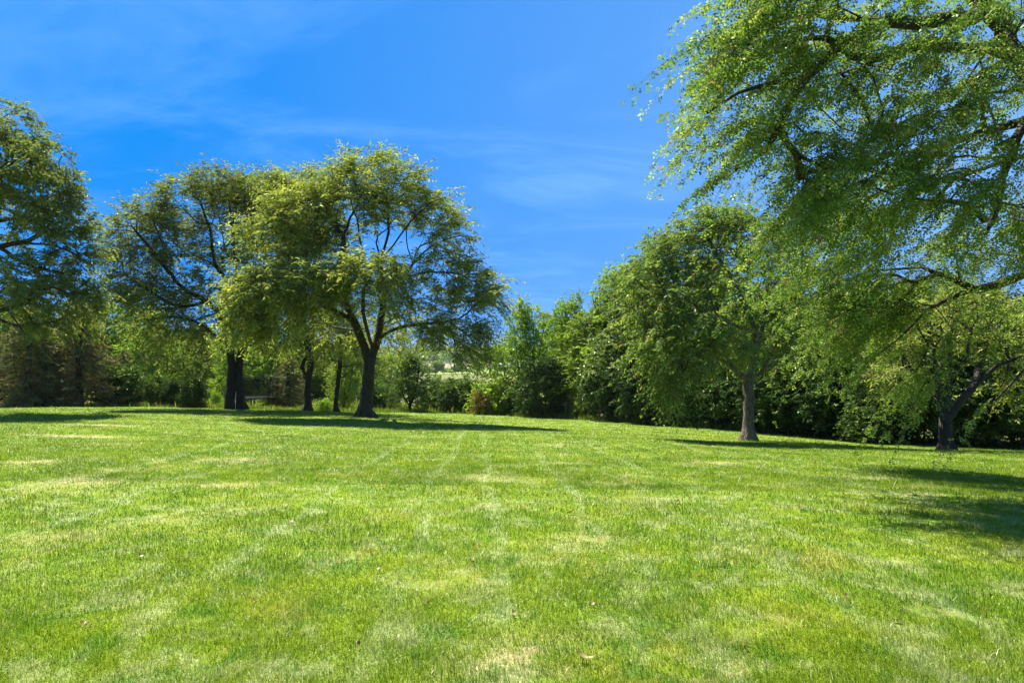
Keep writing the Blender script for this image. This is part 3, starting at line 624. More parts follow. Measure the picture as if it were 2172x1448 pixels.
# C: the tree with the kinked double stem
YC = 40; bC = base_at(652, 872, YC); T = Tree(13)
T.limb(trunk_pts(bC, [(652, 850, 0), (653, 820, 0), (654, 800, 0), (658, 780, 0), (657, 755, 0), (653, 735, 0)], YC), .22, .17, .3, True)
T.limb(pl([(654, 800, 0), (646, 790, 0), (640, 778, 0), (645, 765, 0), (654, 748, 0)], YC), .12, .11, .25, True, wig=False)
for P, r in [([(653, 735, 0), (646, 700, 0), (641, 665, 0), (634, 640, 0), (630, 590, 0), (625, 540, 0), (640, 504, 0), (632, 470, 0), (620, 430, 0)], .15), ([(653, 735, 0), (662, 712, 0), (665, 690, 0), (668, 660, 0), (672, 600, 0), (680, 520, 0), (690, 450, 0)], .15),
             ([(653, 735, 0), (628, 722, -1), (600, 708, -1.6), (575, 700, -2)], .09), ([(625, 540, 0), (600, 490, -1), (575, 462, -1.5), (545, 450, -2)], .07), ([(665, 690, 0), (700, 670, 1), (740, 650, 1.5)], .07), ([(646, 700, 0), (610, 650, 1), (580, 600, 1.5), (560, 540, 1.5)], .08)]:
    T.limb(pl(P, YC), r * .62, .015)
att = blob_pts(pxblobs([(*q[:6], q[6] * 1.3) for q in [(590, 415, 0, 62, 45, 2.4, 95), (540, 420, -1, 45, 40, 2, 45), (660, 400, 0, 60, 40, 2, 50), (600, 430, 0, 60, 50, 2.4, 80), (650, 425, 0, 60, 50, 2.4, 60), (550, 470, -1, 60, 50, 2.4, 70), (620, 510, 0, 90, 55, 2.4, 80), (560, 550, 0, 60, 45, 2, 35), (700, 500, 1, 60, 60, 2.4, 35), (600, 680, -1, 80, 35, 2, 40),
    (680, 690, 1, 70, 40, 2, 36), (640, 620, 0, 90, 50, 2, 36), (570, 730, .5, 50, 30, 1.5, 18), (690, 740, 0, 45, 25, 1.5, 16)]], YC), T.rs, .45, 1.0)
T.attract(att); flare(T, bC, .2)
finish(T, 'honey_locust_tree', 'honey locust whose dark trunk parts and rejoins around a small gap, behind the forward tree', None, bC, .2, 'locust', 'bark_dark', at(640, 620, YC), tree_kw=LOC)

# D, E: two slimmer trunks behind
YD = 42; bD = base_at(713, 875, YD); T = Tree(14)
T.limb(trunk_pts(bD, [(713, 850, 0), (716, 820, 0), (718, 800, 0), (722, 765, 0), (724, 735, 0)], YD), .15, .12, .3, True)
for P, r in [([(718, 805, 0), (735, 795, -.6), (752, 782, -1), (765, 770, -1.2)], .07), ([(720, 778, 0), (745, 776, .3), (770, 768, .4)], .06), ([(724, 735, 0), (722, 700, 0), (728, 650, 0), (735, 600, 0)], .11), ([(724, 735, 0), (705, 705, 0), (690, 670, 0)], .08), ([(722, 765, 0), (690, 760, 1), (665, 745, 1.5)], .05)]:
    T.limb(pl(P, YD), r * .62, .015)
att = blob_pts(pxblobs([(*q[:6], q[6] * 1.3) for q in [(730, 640, 0, 70, 50, 2, 55), (700, 700, 0, 60, 40, 2, 40), (770, 700, 0, 50, 40, 2, 30), (690, 770, .5, 50, 25, 1.5, 22), (775, 760, .5, 40, 30, 1.5, 20)]], YD), T.rs, .45, 1.0)
T.attract(att); flare(T, bD, .14)
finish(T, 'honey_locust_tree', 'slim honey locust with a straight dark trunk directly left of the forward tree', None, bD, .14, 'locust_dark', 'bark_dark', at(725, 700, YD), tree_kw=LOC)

# L: at the left edge, trunk outside the frame
YL = 27; bL = base_at(-110, 880, YL); T = Tree(15)
T.limb(trunk_pts(bL, [(-108, 800, 0), (-100, 740, 0), (-90, 690, 0), (-80, 640, 0)], YL), .28, .22, .3, True)
for P, r in [([(-90, 690, 0), (-30, 665, -.5), (15, 655, -.8), (60, 640, -1), (70, 618, -1), (110, 608, -1), (150, 625, -1)], .15), ([(-80, 640, 0), (-40, 560, 0), (0, 525, 0), (40, 515, 0), (80, 500, 0), (95, 470, 0)], .15), ([(-80, 640, 0), (-60, 520, 0), (-50, 400, 0), (-40, 300, 0), (-20, 230, 0)], .2),
             ([(-60, 520, 0), (-30, 480, 1), (20, 465, 1.4), (70, 455, 1.6), (110, 430, 1.6)], .09), ([(0, 525, 0), (45, 555, -.5), (90, 570, -.8), (140, 580, -1)], .06), ([(-50, 400, 0), (0, 360, -.5), (40, 340, -.8), (85, 318, -1), (105, 300, -1)], .1),
             ([(15, 655, -.8), (40, 690, -1.4), (60, 715, -1.8)], .06), ([(-30, 665, -.5), (40, 690, 1), (120, 680, 1.4), (160, 655, 1.4)], .08), ([(40, 515, 0), (110, 520, 1), (165, 540, 1)], .06)]:
    T.limb(pl(P, YL), r * .62, .015)
att = blob_pts(pxblobs([(*q[:6], q[6] * 1.3) for q in [(5, 260, 0, 50, 60, 2, 40), (20, 340, 0, 70, 55, 2, 60), (100, 335, -1, 36, 34, 1.2, 20), (80, 400, -.5, 72, 48, 2, 75), (30, 440, 1, 70, 40, 2, 45), (130, 470, 0, 52, 40, 1.8, 50), (150, 510, 0, 34, 28, 1.5, 22), (195, 535, .2, 22, 12, 1, 6),
    (140, 560, 0, 40, 36, 1.8, 20), (60, 560, -.5, 70, 30, 1.8, 26), (120, 625, -.5, 72, 35, 2, 60), (160, 650, -.5, 26, 30, 1.4, 12), (30, 620, 0, 60, 30, 1.8, 20), (130, 680, 1, 65, 32, 1.8, 34), (-60, 300, 0, 60, 90, 2.4, 60), (-60, 480, 0, 60, 90, 2.4, 50), (-40, 640, 0, 60, 50, 2.4, 25), (-160, 450, 0, 80, 160, 2.4, 90)]], YL), T.rs, .45, 1.0)
T.attract(att); flare(T, bL, .26)
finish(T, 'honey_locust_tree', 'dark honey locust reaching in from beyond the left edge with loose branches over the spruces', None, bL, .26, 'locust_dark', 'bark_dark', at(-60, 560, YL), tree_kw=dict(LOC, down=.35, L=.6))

# F: the single-stemmed tree in front of the hedgerow on the right
YF = 24; bF = base_at(1588, 933, YF); T = Tree(16)
T.limb(trunk_pts(bF, [(1588, 900, 0), (1588, 860, 0), (1588, 825, 0), (1589, 806, 0)], YF), .19, .19, .25, True)
for P, r in [([(1589, 806, 0), (1572, 798, 0), (1555, 780, 0), (1535, 762, 0), (1511, 735, 0), (1504, 702, 0), (1490, 665, 0), (1464, 640, 0), (1430, 610, 0)], .13), ([(1589, 806, 0), (1597, 775, 0), (1603, 740, 0), (1600, 700, 0), (1580, 650, 0), (1570, 625, 0), (1556, 595, 0), (1535, 562, 0), (1518, 535, 0), (1504, 510, 0), (1488, 480, 0)], .14),
             ([(1589, 806, 0), (1606, 798, 0), (1622, 780, -.3), (1648, 770, -.5), (1690, 750, -.6)], .10), ([(1603, 740, 0), (1618, 690, .5), (1625, 640, .6), (1628, 600, .7), (1640, 545, .8)], .09), ([(1511, 735, 0), (1464, 680, -1), (1436, 655, -1.4), (1400, 628, -1.8)], .07),
             ([(1600, 700, 0), (1530, 680, -1), (1512, 640, -1.2), (1500, 608, -1.4), (1485, 592, -1.5)], .07), ([(1556, 595, 0), (1530, 575, 1), (1490, 560, 1.4), (1460, 545, 1.6)], .04), ([(1535, 762, 0), (1490, 755, -1.2), (1450, 760, -2), (1410, 780, -2.4)], .05), ([(1622, 780, -.3), (1640, 740, 1), (1660, 700, 1.6)], .05)]:
    T.limb(pl(P, YF), r * .62, .015)
att = blob_pts(pxblobs([(1490, 480, 0, 50, 32, 1.3, 50), (1550, 480, .3, 48, 34, 1.3, 45), (1410, 520, -.3, 38, 28, 1.1, 35), (1450, 540, 0, 70, 45, 1.6, 70), (1380, 590, -.6, 48, 48, 1.4, 60), (1540, 560, .4, 60, 45, 1.5, 40), (1620, 540, .8, 55, 50, 1.5, 45), (1470, 610, -.6, 80, 50, 1.8, 75),
    (1400, 660, -1.2, 62, 55, 1.5, 75), (1400, 740, -1.8, 42, 60, 1.2, 55), (1425, 820, -1.8, 28, 42, .9, 26), (1480, 690, -1.4, 60, 50, 1.6, 55), (1470, 770, -1.6, 50, 40, 1.2, 36), (1560, 660, .5, 60, 60, 1.6, 40), (1640, 640, .8, 50, 60, 1.6, 40), (1660, 720, .5, 55, 45, 1.4, 34),
    (1540, 740, -1, 50, 35, 1.3, 30), (1600, 750, 1.5, 60, 40, 1.2, 20), (1560, 500, .4, 60, 40, 1.5, 50), (1640, 560, .8, 60, 60, 1.5, 40), (1600, 690, 1, 80, 50, 1.5, 40)], YF), T.rs, .45, 1.0)
T.attract(att, kl=.08); flare(T, bF, .18)
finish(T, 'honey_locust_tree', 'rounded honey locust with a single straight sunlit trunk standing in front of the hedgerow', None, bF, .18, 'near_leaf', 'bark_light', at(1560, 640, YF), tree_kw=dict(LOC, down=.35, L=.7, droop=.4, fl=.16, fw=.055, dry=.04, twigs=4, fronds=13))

# G: the tree that branches low on the right
YG = 21; bG = base_at(2007, 960, YG); T = Tree(17)
T.limb(trunk_pts(bG, [(2006, 935, 0), (2005, 910, 0), (2006, 885, 0)], YG), .155, .165, .2, True)
for P, r in [([(2006, 885, 0), (1990, 872, 0), (1980, 845, 0), (1965, 828, 0), (1950, 818, 0), (1915, 800, -.5), (1880, 790, -1)], .13), ([(2006, 885, 0), (1998, 860, 0), (1990, 830, 0), (1985, 790, 0), (1980, 740, 0), (1965, 690, 0)], .12), ([(2006, 885, 0), (2012, 850, 0), (2014, 800, .2), (2013, 750, .3), (2020, 690, .4), (2030, 640, .4)], .13),
             ([(2006, 885, 0), (2026, 868, 0), (2042, 845, 0), (2060, 825, 0), (2085, 800, -.3), (2130, 770, -.6), (2172, 755, -.8)], .085), ([(1990, 830, 0), (2000, 780, .5), (1998, 720, .8), (1990, 660, 1)], .09), ([(2060, 825, 0), (2075, 780, .6), (2090, 720, 1), (2110, 670, 1)], .08), ([(1950, 818, 0), (1925, 770, .5), (1900, 730, .8)], .06), ([(2014, 800, .2), (2045, 760, -.6), (2060, 700, -.8)], .06)]:
    T.limb(pl(P, YG), r * .66, .015)
att = blob_pts(pxblobs([(2020, 640, 0, 70, 50, 1.5, 55), (1960, 680, 0, 60, 50, 1.4, 45), (2100, 670, .4, 70, 50, 1.5, 50), (1900, 740, 0, 50, 50, 1.3, 45), (1880, 800, -.6, 50, 35, 1.2, 40), (2150, 740, -.3, 55, 45, 1.4, 45), (2060, 720, 1, 60, 40, 1.2, 20),
    (2150, 830, .6, 40, 20, 1.2, 10), (2200, 800, 0, 50, 60, 1.4, 30), (1990, 730, 1.2, 80, 60, 1.2, 30)], YG), T.rs, .45, 1.0)
T.attract(att, kl=.08); flare(T, bG, .155)
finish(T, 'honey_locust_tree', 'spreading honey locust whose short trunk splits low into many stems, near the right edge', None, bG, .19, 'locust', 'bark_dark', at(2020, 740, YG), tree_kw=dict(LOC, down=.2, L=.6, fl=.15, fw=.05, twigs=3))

# Hh: the near tree overhead on the right, trunk outside the frame
bH = np.array([10.9, 10.6, gz(10.9, 10.6)]); T = Tree(18)
YH = 10.4
def ah(px, py, Y): return at(px, py, YH + (Y - 12) * .62)
T.limb([bH - [0, 0, .2], bH, [10.8, 10.6, bH[2] + 1.1], [10.5, 10.5, bH[2] + 2.3], [9.9, 10.4, 4.0], [8.9, 10.4, 5.4], at(2172, 131, YH)], .30, .19, .3, True)
T.limb(pl([(2172, 131, 0), (2138, 108, 0), (2134, 58, 0), (2095, 19, 0), (2057, -20, 0), (2030, -90, 0)], YH), .16, .12, .25, True)
for P, r in [([(2138, 108, 0), (2060, 100, .3), (1979, 93, .6), (1929, 100, .8), (1863, 116, 1), (1805, 124, 1.2), (1780, 100, 1.3), (1750, 81, 1.4), (1716, 81, 1.5), (1660, 95, 1.7)], .095), ([(2095, 39, 0), (2018, 41, .2), (1952, 48, .3), (1883, 44, .5), (1767, 33, .7), (1728, 4, .8), (1690, -30, .9)], .085),
             ([(1863, 43, .5), (1805, 89, .8), (1747, 128, 1.2), (1709, 166, 1.5), (1674, 216, 1.7), (1655, 265, 1.9)], .05), ([(1767, 33, .7), (1700, 30, 1.2), (1620, 50, 1.6), (1540, 80, 2)], .05), ([(1709, 166, 1.5), (1640, 175, 1.8), (1560, 200, 2.2), (1500, 240, 2.4)], .04),
             ([(1655, 265, 1.9), (1620, 330, 2), (1560, 360, 2.2)], .02)]:
    T.limb(pl([(q[0], q[1], -q[2] * .6) for q in P], YH), r * .95, .016, .3)
# lower limbs leave the trunk further down and reach back over the lawn
for P, r in [([np.array([10.1, 10.4, 3.6]), ah(2250, 250, 12.5), ah(2172, 256, 13), ah(2095, 278, 13.3), ah(2018, 305, 13.6), ah(1902, 325, 14), ah(1852, 340, 14.3), ah(1790, 385, 14.6), ah(1720, 430, 15)], .12),
             ([ah(2037, 300, 13.5), ah(1960, 340, 14), ah(1914, 387, 14.2), ah(1844, 425, 14.5), ah(1805, 456, 14.8), ah(1775, 505, 15), ah(1740, 560, 15.2)], .05),
             ([np.array([10.4, 10.5, 2.2]), ah(2300, 400, 13), ah(2172, 330, 14), ah(2076, 362, 14.5), ah(1990, 390, 15), ah(1900, 440, 15.4)], .09),
             ([np.array([10.5, 10.5, 1.7]), ah(2300, 530, 13.4), ah(2172, 584, 14), ah(2132, 600, 14.2), ah(2071, 615, 14.5), ah(2041, 621, 14.6), ah(1995, 642, 14.9), ah(1965, 660, 15.1), ah(1943, 678, 15.3), ah(1900, 720, 15.6), ah(1850, 760, 15.9)], .11),
             ([ah(1920, 470, 15.3), ah(1850, 570, 15.8), ah(1780, 600, 16), ah(1710, 630, 16.2)], .05), ([ah(2071, 615, 14.5), ah(1960, 570, 15), ah(1850, 575, 15.6)], .05),
             ([np.array([10.6, 10.5, 1.4]), ah(2330, 700, 13), ah(2200, 760, 13.4), ah(2147, 803, 13.6), ah(2110, 850, 13.8)], .05), ([ah(2172, 256, 13), ah(2140, 330, 12.6), ah(2120, 420, 12.4), ah(2090, 500, 12.2)], .05)]:
    T.limb(P, r * .85, .014, .3)
HB = [(1480, 100, 2, 62, 80, .9, 90), (1450, 180, 2.4, 42, 60, .8, 44), (1480, 330, 2.8, 45, 70, .8, 52), (1560, 60, 1.8, 90, 70, 1.1, 130), (1640, 140, 1.6, 90, 60, 1.1, 105), (1560, 240, 2.2, 60, 70, .9, 78), (1720, 60, 1, 90, 60, 1.2, 90), (1640, 320, 2.2, 60, 60, .9, 46),
      (1850, 60, .8, 100, 70, 1.3, 90), (1980, 60, .6, 100, 60, 1.3, 75), (1780, 180, 1.4, 90, 70, 1.2, 80), (1900, 200, 1.4, 100, 70, 1.3, 90), (2040, 180, 1, 100, 70, 1.3, 80), (2130, 230, .8, 70, 80, 1.3, 60), (2110, 40, .6, 80, 60, 1.2, 45),
      (1740, 310, 2.2, 80, 55, 1, 80), (1860, 320, 2, 90, 60, 1.2, 90), (1990, 330, 1.6, 90, 60, 1.2, 90), (2110, 370, 1.2, 80, 70, 1.2, 80), (1650, 420, 2.8, 95, 48, 1.1, 135), (1590, 480, 3, 60, 50, .9, 60), (1770, 430, 2.6, 80, 60, 1.1, 85), (1890, 450, 2.4, 90, 60, 1.2, 90), (2020, 470, 2, 90, 60, 1.2, 80), (2130, 490, 1.6, 70, 70, 1.2, 70)]
HB2 = [(1700, 520, 3, 110, 60, 1.1, 150), (1650, 600, 3.2, 80, 60, 1, 130), (1760, 610, 3.4, 90, 60, 1.1, 130), (1680, 690, 3.6, 80, 55, 1, 110), (1780, 700, 3.6, 85, 60, 1.1, 120), (1860, 610, 3, 80, 60, 1.1, 90), (1830, 720, 3.4, 60, 60, 1.1, 70), (1800, 780, 3.8, 50, 45, .9, 50), 
       (1830, 830, 3.6, 45, 36, .8, 34), (1950, 560, 2.6, 90, 55, 1.1, 75), (2060, 560, 2.2, 90, 50, 1.1, 70), (2140, 620, 1.8, 60, 40, 1, 40)]
att = blob_pts(pxblobs([(b[0] + 125, b[1] - 25, -1.3 + (b[0] - 1480) / 700 * 1.6, b[3], b[4] * .9, b[5], b[6] * .20) for b in HB], YH) + pxblobs([(b[0] + 125, b[1] - 30, b[2] * .6, b[3] * .8, b[4], b[5] * .9, b[6] * .15) for b in HB2], YH), T.rs, .4, .9)
T.attract(att, step=.3, kl=.05)
T.limb  # noqa
flare(T, bH, .28)
finish(T, 'honey_locust_tree', 'huge near honey locust whose leafy limbs fill the upper right corner and hang low', None, bH, .22, 'near_leaf', 'bark', at(2100, 300, YH), rtip=.0045, pw=.55,
       tree_kw=dict(twig_r=.0045, twigs=3, fronds=19, L=1.05, fl=.15, fw=.08, droop=.45, down=.4, spread=.45, dry=.015, leaflets=7, jitter=.05, flow=(-.75, .1, -.25)))
# ------------------------------------------------------------------ background trees and shrubs: prototypes, then copies
def broad_proto(name, cat, seed, h, wd, leafmat, barkmat, crown0=.25, stems=1, nblob=14, natt=300, kw=None, taper=.55, rb=.14):
    """broad-leaved tree or bush, base at the origin"""
    rs = np.random.RandomState(seed); T = Tree(seed)
    T.limb([(0, 0, -.3), (0, 0, 0), (rs.randn() * .05 * h * .3, rs.randn() * .05 * h * .3, max(.15, h * crown0 * .5))], rb, rb * .8, .25, True)
    top = T.P[-1]
    for s in range(stems + 3):
        a = s * 2 * pi / (stems + 3) + rs.rand(); q = rs.rand() * .5 + .25
        T.limb([top, top + np.array([cos(a) * wd * .12, sin(a) * wd * .12, h * .16]), np.array([cos(a) * wd * q * .55, sin(a) * wd * q * .55, h * (.62 + .25 * rs.rand())])], rb * .5, .02, .4)
    bl = []
    for i in range(nblob):
        f = (i + .5) / nblob; z = h * (crown0 + (1 - crown0) * f) * .93
        rr = wd * .5 * (1 - taper * max(0, f - .35) ** 1.2 / .65) * (.55 + .45 * min(1, f * 3)); a = i * 2.4 + rs.rand(); d = rr * (.35 + .45 * rs.rand())
        s = rr * (.5 + .25 * rs.rand()); bl.append((cos(a) * d, sin(a) * d, z, s, s, min(s, h * .16) * (.8 + .5 * rs.rand()), natt / nblob))
    T.attract(blob_pts(bl, rs, .45), kl=.08)
    return finish(T, name, 'x', None, (0, 0, 0), rb, leafmat, barkmat, (0, 0, h * .4), cat=cat, tree_kw=kw or {}, thick=rb * .22)
BL = dict(twigs=4, fronds=11, L=.6, fl=.17, fw=.10, droop=.15, down=.35, flat=.35, spread=1.0)
SH = dict(twigs=3, fronds=10, L=.38, fl=.12, fw=.075, droop=.1, down=.15, flat=.3, spread=1.1)
P_ = {}
P_['tall'] = broad_proto('broadleaf_tree', 'tree', 21, 8.5, 5.2, 'broad', 'bark_dark', .10, 2, 20, 470, BL)
P_['tall2'] = broad_proto('broadleaf_tree', 'tree', 22, 8.0, 5.6, 'bright', 'bark_dark', .12, 3, 20, 440, BL)
P_['loose'] = broad_proto('broadleaf_tree', 'tree', 23, 9.5, 4.6, 'broad', 'bark', .25, 2, 13, 260, BL, .4)
P_['grey'] = broad_proto('broadleaf_tree', 'tree', 24, 8.5, 5.0, 'grey_leaf', 'bark_dark', .08, 2, 18, 440, BL)
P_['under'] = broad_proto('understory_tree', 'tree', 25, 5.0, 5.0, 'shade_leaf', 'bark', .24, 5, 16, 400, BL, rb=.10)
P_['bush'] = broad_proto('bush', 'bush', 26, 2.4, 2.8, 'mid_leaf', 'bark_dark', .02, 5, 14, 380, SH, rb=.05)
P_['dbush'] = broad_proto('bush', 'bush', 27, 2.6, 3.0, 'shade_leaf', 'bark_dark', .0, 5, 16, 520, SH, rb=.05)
P_['bbush'] = broad_proto('bush', 'bush', 28, 1.8, 2.2, 'bright', 'bark_dark', .0, 5, 12, 190, SH, rb=.04)
P_['gbush'] = broad_proto('bush', 'bush', 29, 2.6, 3.0, 'mid_leaf', 'bark_dark', .0, 5, 14, 340, dict(SH, fl=.14, fw=.09), rb=.05)
P_['rbush'] = broad_proto('bush', 'bush', 30, 2.2, 2.0, 'red_leaf', 'bark_dark', .05, 4, 10, 110, SH, rb=.04)
P_['apple'] = broad_proto('orchard_tree', 'tree', 31, 4.6, 4.2, 'mid_leaf', 'bark_dark', .24, 3, 16, 520, dict(SH, L=.45), taper=.8, rb=.13)

def conifer_proto(seed, h, wd, dead=.4, bare=.1):
    rs = np.random.RandomState(seed); e = empty('spruce_tree'); T = Tree(seed)
    T.limb([(0, 0, -.3), (0, 0, h * .35), (.05, 0, h * .7), (0, .04, h)], .2, .02, .4, True, wig=False)
    n = len(T.P); VV = []; QQ = []; va = []; dd = []; off = 0; tips = []
    for i in range(int(h * 24)):
        f = bare + (1 - bare) * (i / (h * 24)) ** .95; z = f * h; ln = wd * .5 * (1 - f) ** .75 * (.75 + .4 * rs.rand()) + .12; a = i * 2.399 + rs.randn() * .25
        d = np.array([cos(a), sin(a), 0]); k = int(round(f * (n - 1))); k = max(2, min(n - 2, k))
        base = np.array([0, 0, z]); P = [base, base + d * ln * .4 + [0, 0, ln * .02], base + d * ln * .8 - [0, 0, ln * .16], base + d * ln - [0, 0, ln * .14]]
        S = smooth_poly(P, max(.15, ln / 6)); prev = int(np.abs(np.array([q[2] for q in T.P[:n]]) - z).argmin())
        for p in S[1:]: prev = T.node(p, prev, .008)
        T.tips.append(prev); m = max(4, int(ln / .075)); u = np.sort(rs.rand(m)) ** .7
        idx = u * (len(S) - 1); p = S[np.floor(idx).astype(int)] + (S[np.minimum(np.floor(idx).astype(int) + 1, len(S) - 1)] - S[np.floor(idx).astype(int)]) * (idx % 1)[:, None]
        tips.append((p, d, ln, u))
        sd = np.array([-d[1], d[0], 0])
        for sgn in (-1, 1):
            q = p + rs.randn(m, 3) * .02; L_ = (.12 + .32 * ln * .3) * (1.1 - .5 * u) * (.6 + .8 * rs.rand(m)); dirv = norm(sd * sgn * .8 + d * .75 + rs.randn(m, 3) * .22 + np.array([0, 0, -.28]))
            for r in range(5):        # short needle tufts along the side twig
                s = (r + .3) / 5; b = q + dirv * (L_ * s)[:, None]; b[:, 2] -= .12 * L_ * s * s
                nd_ = norm(dirv + rs.randn(m, 3) * .55 + np.array([0, 0, -.35])); l = .13 * (.6 + .8 * rs.rand(m)); W = norm(np.cross(nd_, rs.randn(m, 3))) * .022
                V = np.stack([b - W * .3, b + nd_ * l[:, None] * .5 + W, b + nd_ * l[:, None], b + nd_ * l[:, None] * .5 - W], 1).reshape(-1, 3)
                VV.append(V); va.append(np.clip(.55 * rs.rand() + .45 * rs.rand(m) + .15 * s, 0, 1)); dd.append((rs.rand(m) < dead * (1.25 - u)).astype(float)); off += len(V)
    V = np.vstack(VV); Q = np.arange(len(V)).reshape(-1, 4)
    T.radii(.2, .007); a = T.wood(lambda i: i < n, 10); mesh_obj('trunk', a[0], [a[1]], M['bark_dark'], e, smooth=True)
    b = T.wood(lambda i: i >= n, 4); mesh_obj('branches', b[0], [b[1]], M['twig'], e, smooth=True)
    mesh_obj('needles', V, [Q], M['needle'], e, attrs={'var': np.concatenate(va), 'dry': np.concatenate(dd)}); tag(e, 'x', 'tree'); return e
P_['spruce'] = conifer_proto(41, 6.6, 5.2, .45, .04)
P_['spruce2'] = conifer_proto(42, 6.0, 4.6, .7, .06)

def getco(o):
    a = np.empty(len(o.data.vertices) * 3, np.float32); o.data.vertices.foreach_get('co', a); return a.reshape(-1, 3)
HT = {}
for k_, e_ in P_.items():
    zs_ = np.concatenate([getco(c_)[:, 2] for c_ in COL.objects if c_.parent == e_]); HT[k_] = float(np.percentile(zs_, 99.5))
used = set()
def put(kind, px, Y, h, rz, label, group=None, wide=1., x=None, leaf=None, cat=None, name=None):
    """h: how high its top stands in the photograph"""
    src = P_[kind]
    if kind in used:
        e = src.copy(); COL.objects.link(e)
        for ch in [c_ for c_ in COL.objects if c_.parent == src]:
            c2 = ch.copy(); COL.objects.link(c2); c2.parent = e
            if leaf and c2.name.startswith(('foliage', 'needles')):
                c2.data = ch.data.copy(); c2.data.materials[0] = M[leaf]
        if 'group' in e: del e['group']
    else: e = src; used.add(kind)
    p = at(px, 800, Y); X = p[0] if x is None else x
    zb = gz(X, Y) - .03; h = (at(px, h, Y)[2] - zb) / HT[kind]; wide = wide * (1 if h > 1 or kind in ('tall', 'tall2', 'grey', 'loose', 'spruce', 'spruce2') else 1)
    e.location = (X, Y, zb); e.rotation_euler = (0, 0, rz); e.scale = (h * wide, h * wide, h)
    if name: e.name = name
    tag(e, label, cat, group); return e

# left background, behind the crest of the lawn
put('spruce', 60, 39, 655, .3, 'browned spruce at the far left, its drooping boughs touching the left edge', wide=1.15)
put('spruce2', 168, 41, 620, 1.3, 'thin browning spruce with a bare black trunk showing between its boughs')
put('spruce', -50, 41, 640, 2.2, 'dark spruce partly cut off by the left edge of the picture')
put('spruce2', 262, 47, 745, 3.9, 'small pale spruce behind the dark bush, right of the thin browning spruce')
put('spruce', 612, 50, 755, 5.1, 'brownish spruce between the trampoline and the kinked locust trunk', wide=1.25)
put('tall2', 235, 64, 632, .5, 'bright maple rising behind the spruces, left of the twin trunked locust')
put('loose', 130, 60, 640, 1.7, 'yellow green tree behind the left spruces')
put('tall', 30, 62, 640, 4.0, 'dark leafy tree behind the spruces at the left edge')
put('tall2', 330, 62, 655, 2.6, 'light green tree under the left side of the twin trunked crown')
put('tall', 415, 66, 690, 3.3, 'leafy tree behind the round dark bush left of the twin trunks')
put('gbush', 262, 42.5, 775, .4, 'glossy leafed bush with a slanting stem right of the browning spruces')
put('bush', 335, 43, 790, 2.2, 'loose green bush between the glossy bush and the round dark bush', wide=.8)
put('dbush', 412, 41.5, 800, 1.2, 'dense round nearly black bush left of the twin trunks', wide=.8)
put('bbush', 457, 47, 828, .9, 'sunlit yellow green bush glowing between the dark bush and the twin trunks', wide=.7)
put('bbush', 25, 43, 840, 3.0, 'low weedy bush at the foot of the leftmost spruce')
put('bush', 215, 43.5, 845, 1.0, 'low green bush right of the thin spruce trunk', wide=1.4)
put('tall2', 555, 66, 690, 1.4, 'sunny leafy tree seen above the trampoline')
put('tall', 650, 70, 700, .2, 'leafy tree seen behind the kinked locust trunk')
put('tall2', 500, 60, 700, 4.4, 'light green tree behind the twin trunks')
put('tall', 745, 66, 700, 2.9, 'green tree behind the slim trunk left of the forward locust')
put('bbush', 688, 43.5, 845, 2.4, 'low sunlit bush between the kinked trunk and the slim trunk', wide=1.2)
put('bush', 592, 52, 800, .4, 'green bush beside the right side of the trampoline')
put('tall', 728, 50, 740, .8, 'straight trunked young tree just behind the slim locust', wide=.8)
put('grey', 835, 64, 775, .3, 'small tree with a short dark stem right of the forward locust', wide=.8)
put('apple', 870, 53, 752, .2, 'round crowned small tree with a short dark trunk in the middle of the gap')
put('bush', 800, 58, 800, 3.4, 'green bush behind the forward locust, left of the small round tree')
put('bush', 925, 57, 800, 1.1, 'thick bush directly right of the small round tree')
put('gbush', 965, 56, 803, 2.6, 'bush in the middle of the fence line under the view of the field')
put('bush', 993, 55, 800, 4.2, 'bush right of the field view, left of the reddish bush', wide=.8)
put('rbush', 1018, 50.9, 828, .5, 'reddish leafed bush in the fence line right of the field view')
put('bbush', 1045, 52, 800, 3.3, 'bright green bush directly right of the reddish bush')
# hedgerow along the fence, from the middle to the right edge
put('loose', 1052, 54, 715, 1.0, 'leaning thin crowned tree at the left end of the hedgerow')
put('tall2', 1115, 52, 640, 2.1, 'tall loose topped tree first to rise above the hedgerow right of the gap', wide=.72)
put('under', 1150, 47.5, 760, .7, 'leaning many stemmed tree low in the hedgerow beneath the first tall top')
put('tall2', 1205, 49, 628, 4.4, 'bright green round topped tree in the hedgerow, left of the tall dark top', wide=.62)
put('loose', 1290, 46, 585, .1, 'narrow tree with the tall dark top against the sky left of the rounded locust', wide=.8)
put('tall', 1255, 46, 655, 3.0, 'dark leafy hedgerow tree under the bright round top')
put('grey', 1345, 41, 570, 1.2, 'grey green tree with twin dark trunks left of the rounded locust', wide=.85)
put('under', 1300, 42.2, 740, 2.0, 'dark understory tree beneath the tall dark top')
put('tall2', 1340, 45, 562, 5.6, 'yellow green tree directly behind the left side of the rounded locust')
put('loose', 1430, 38, 640, 2.8, 'hedgerow tree with V shaped trunks below the left side of the rounded locust')
put('under', 1390, 38.4, 740, 4.1, 'dark understory tree left of the V shaped trunks')
put('under', 1480, 36, 740, 5.3, 'dark understory tree right of the V shaped trunks')
put('tall', 1510, 38, 560, 1.9, 'leafy tree behind the crown of the rounded locust')
put('under', 1560, 33.5, 740, .5, 'dark thicket tree directly behind the sunlit straight trunk')
put('tall', 1640, 34, 600, 3.7, 'leafy tree behind and right of the rounded locust')
put('under', 1650, 31.2, 740, 1.4, 'dark thicket tree right of the sunlit straight trunk')
put('loose', 1735, 31, 600, .9, 'slanting stemmed tree in the shade under the hanging foliage')
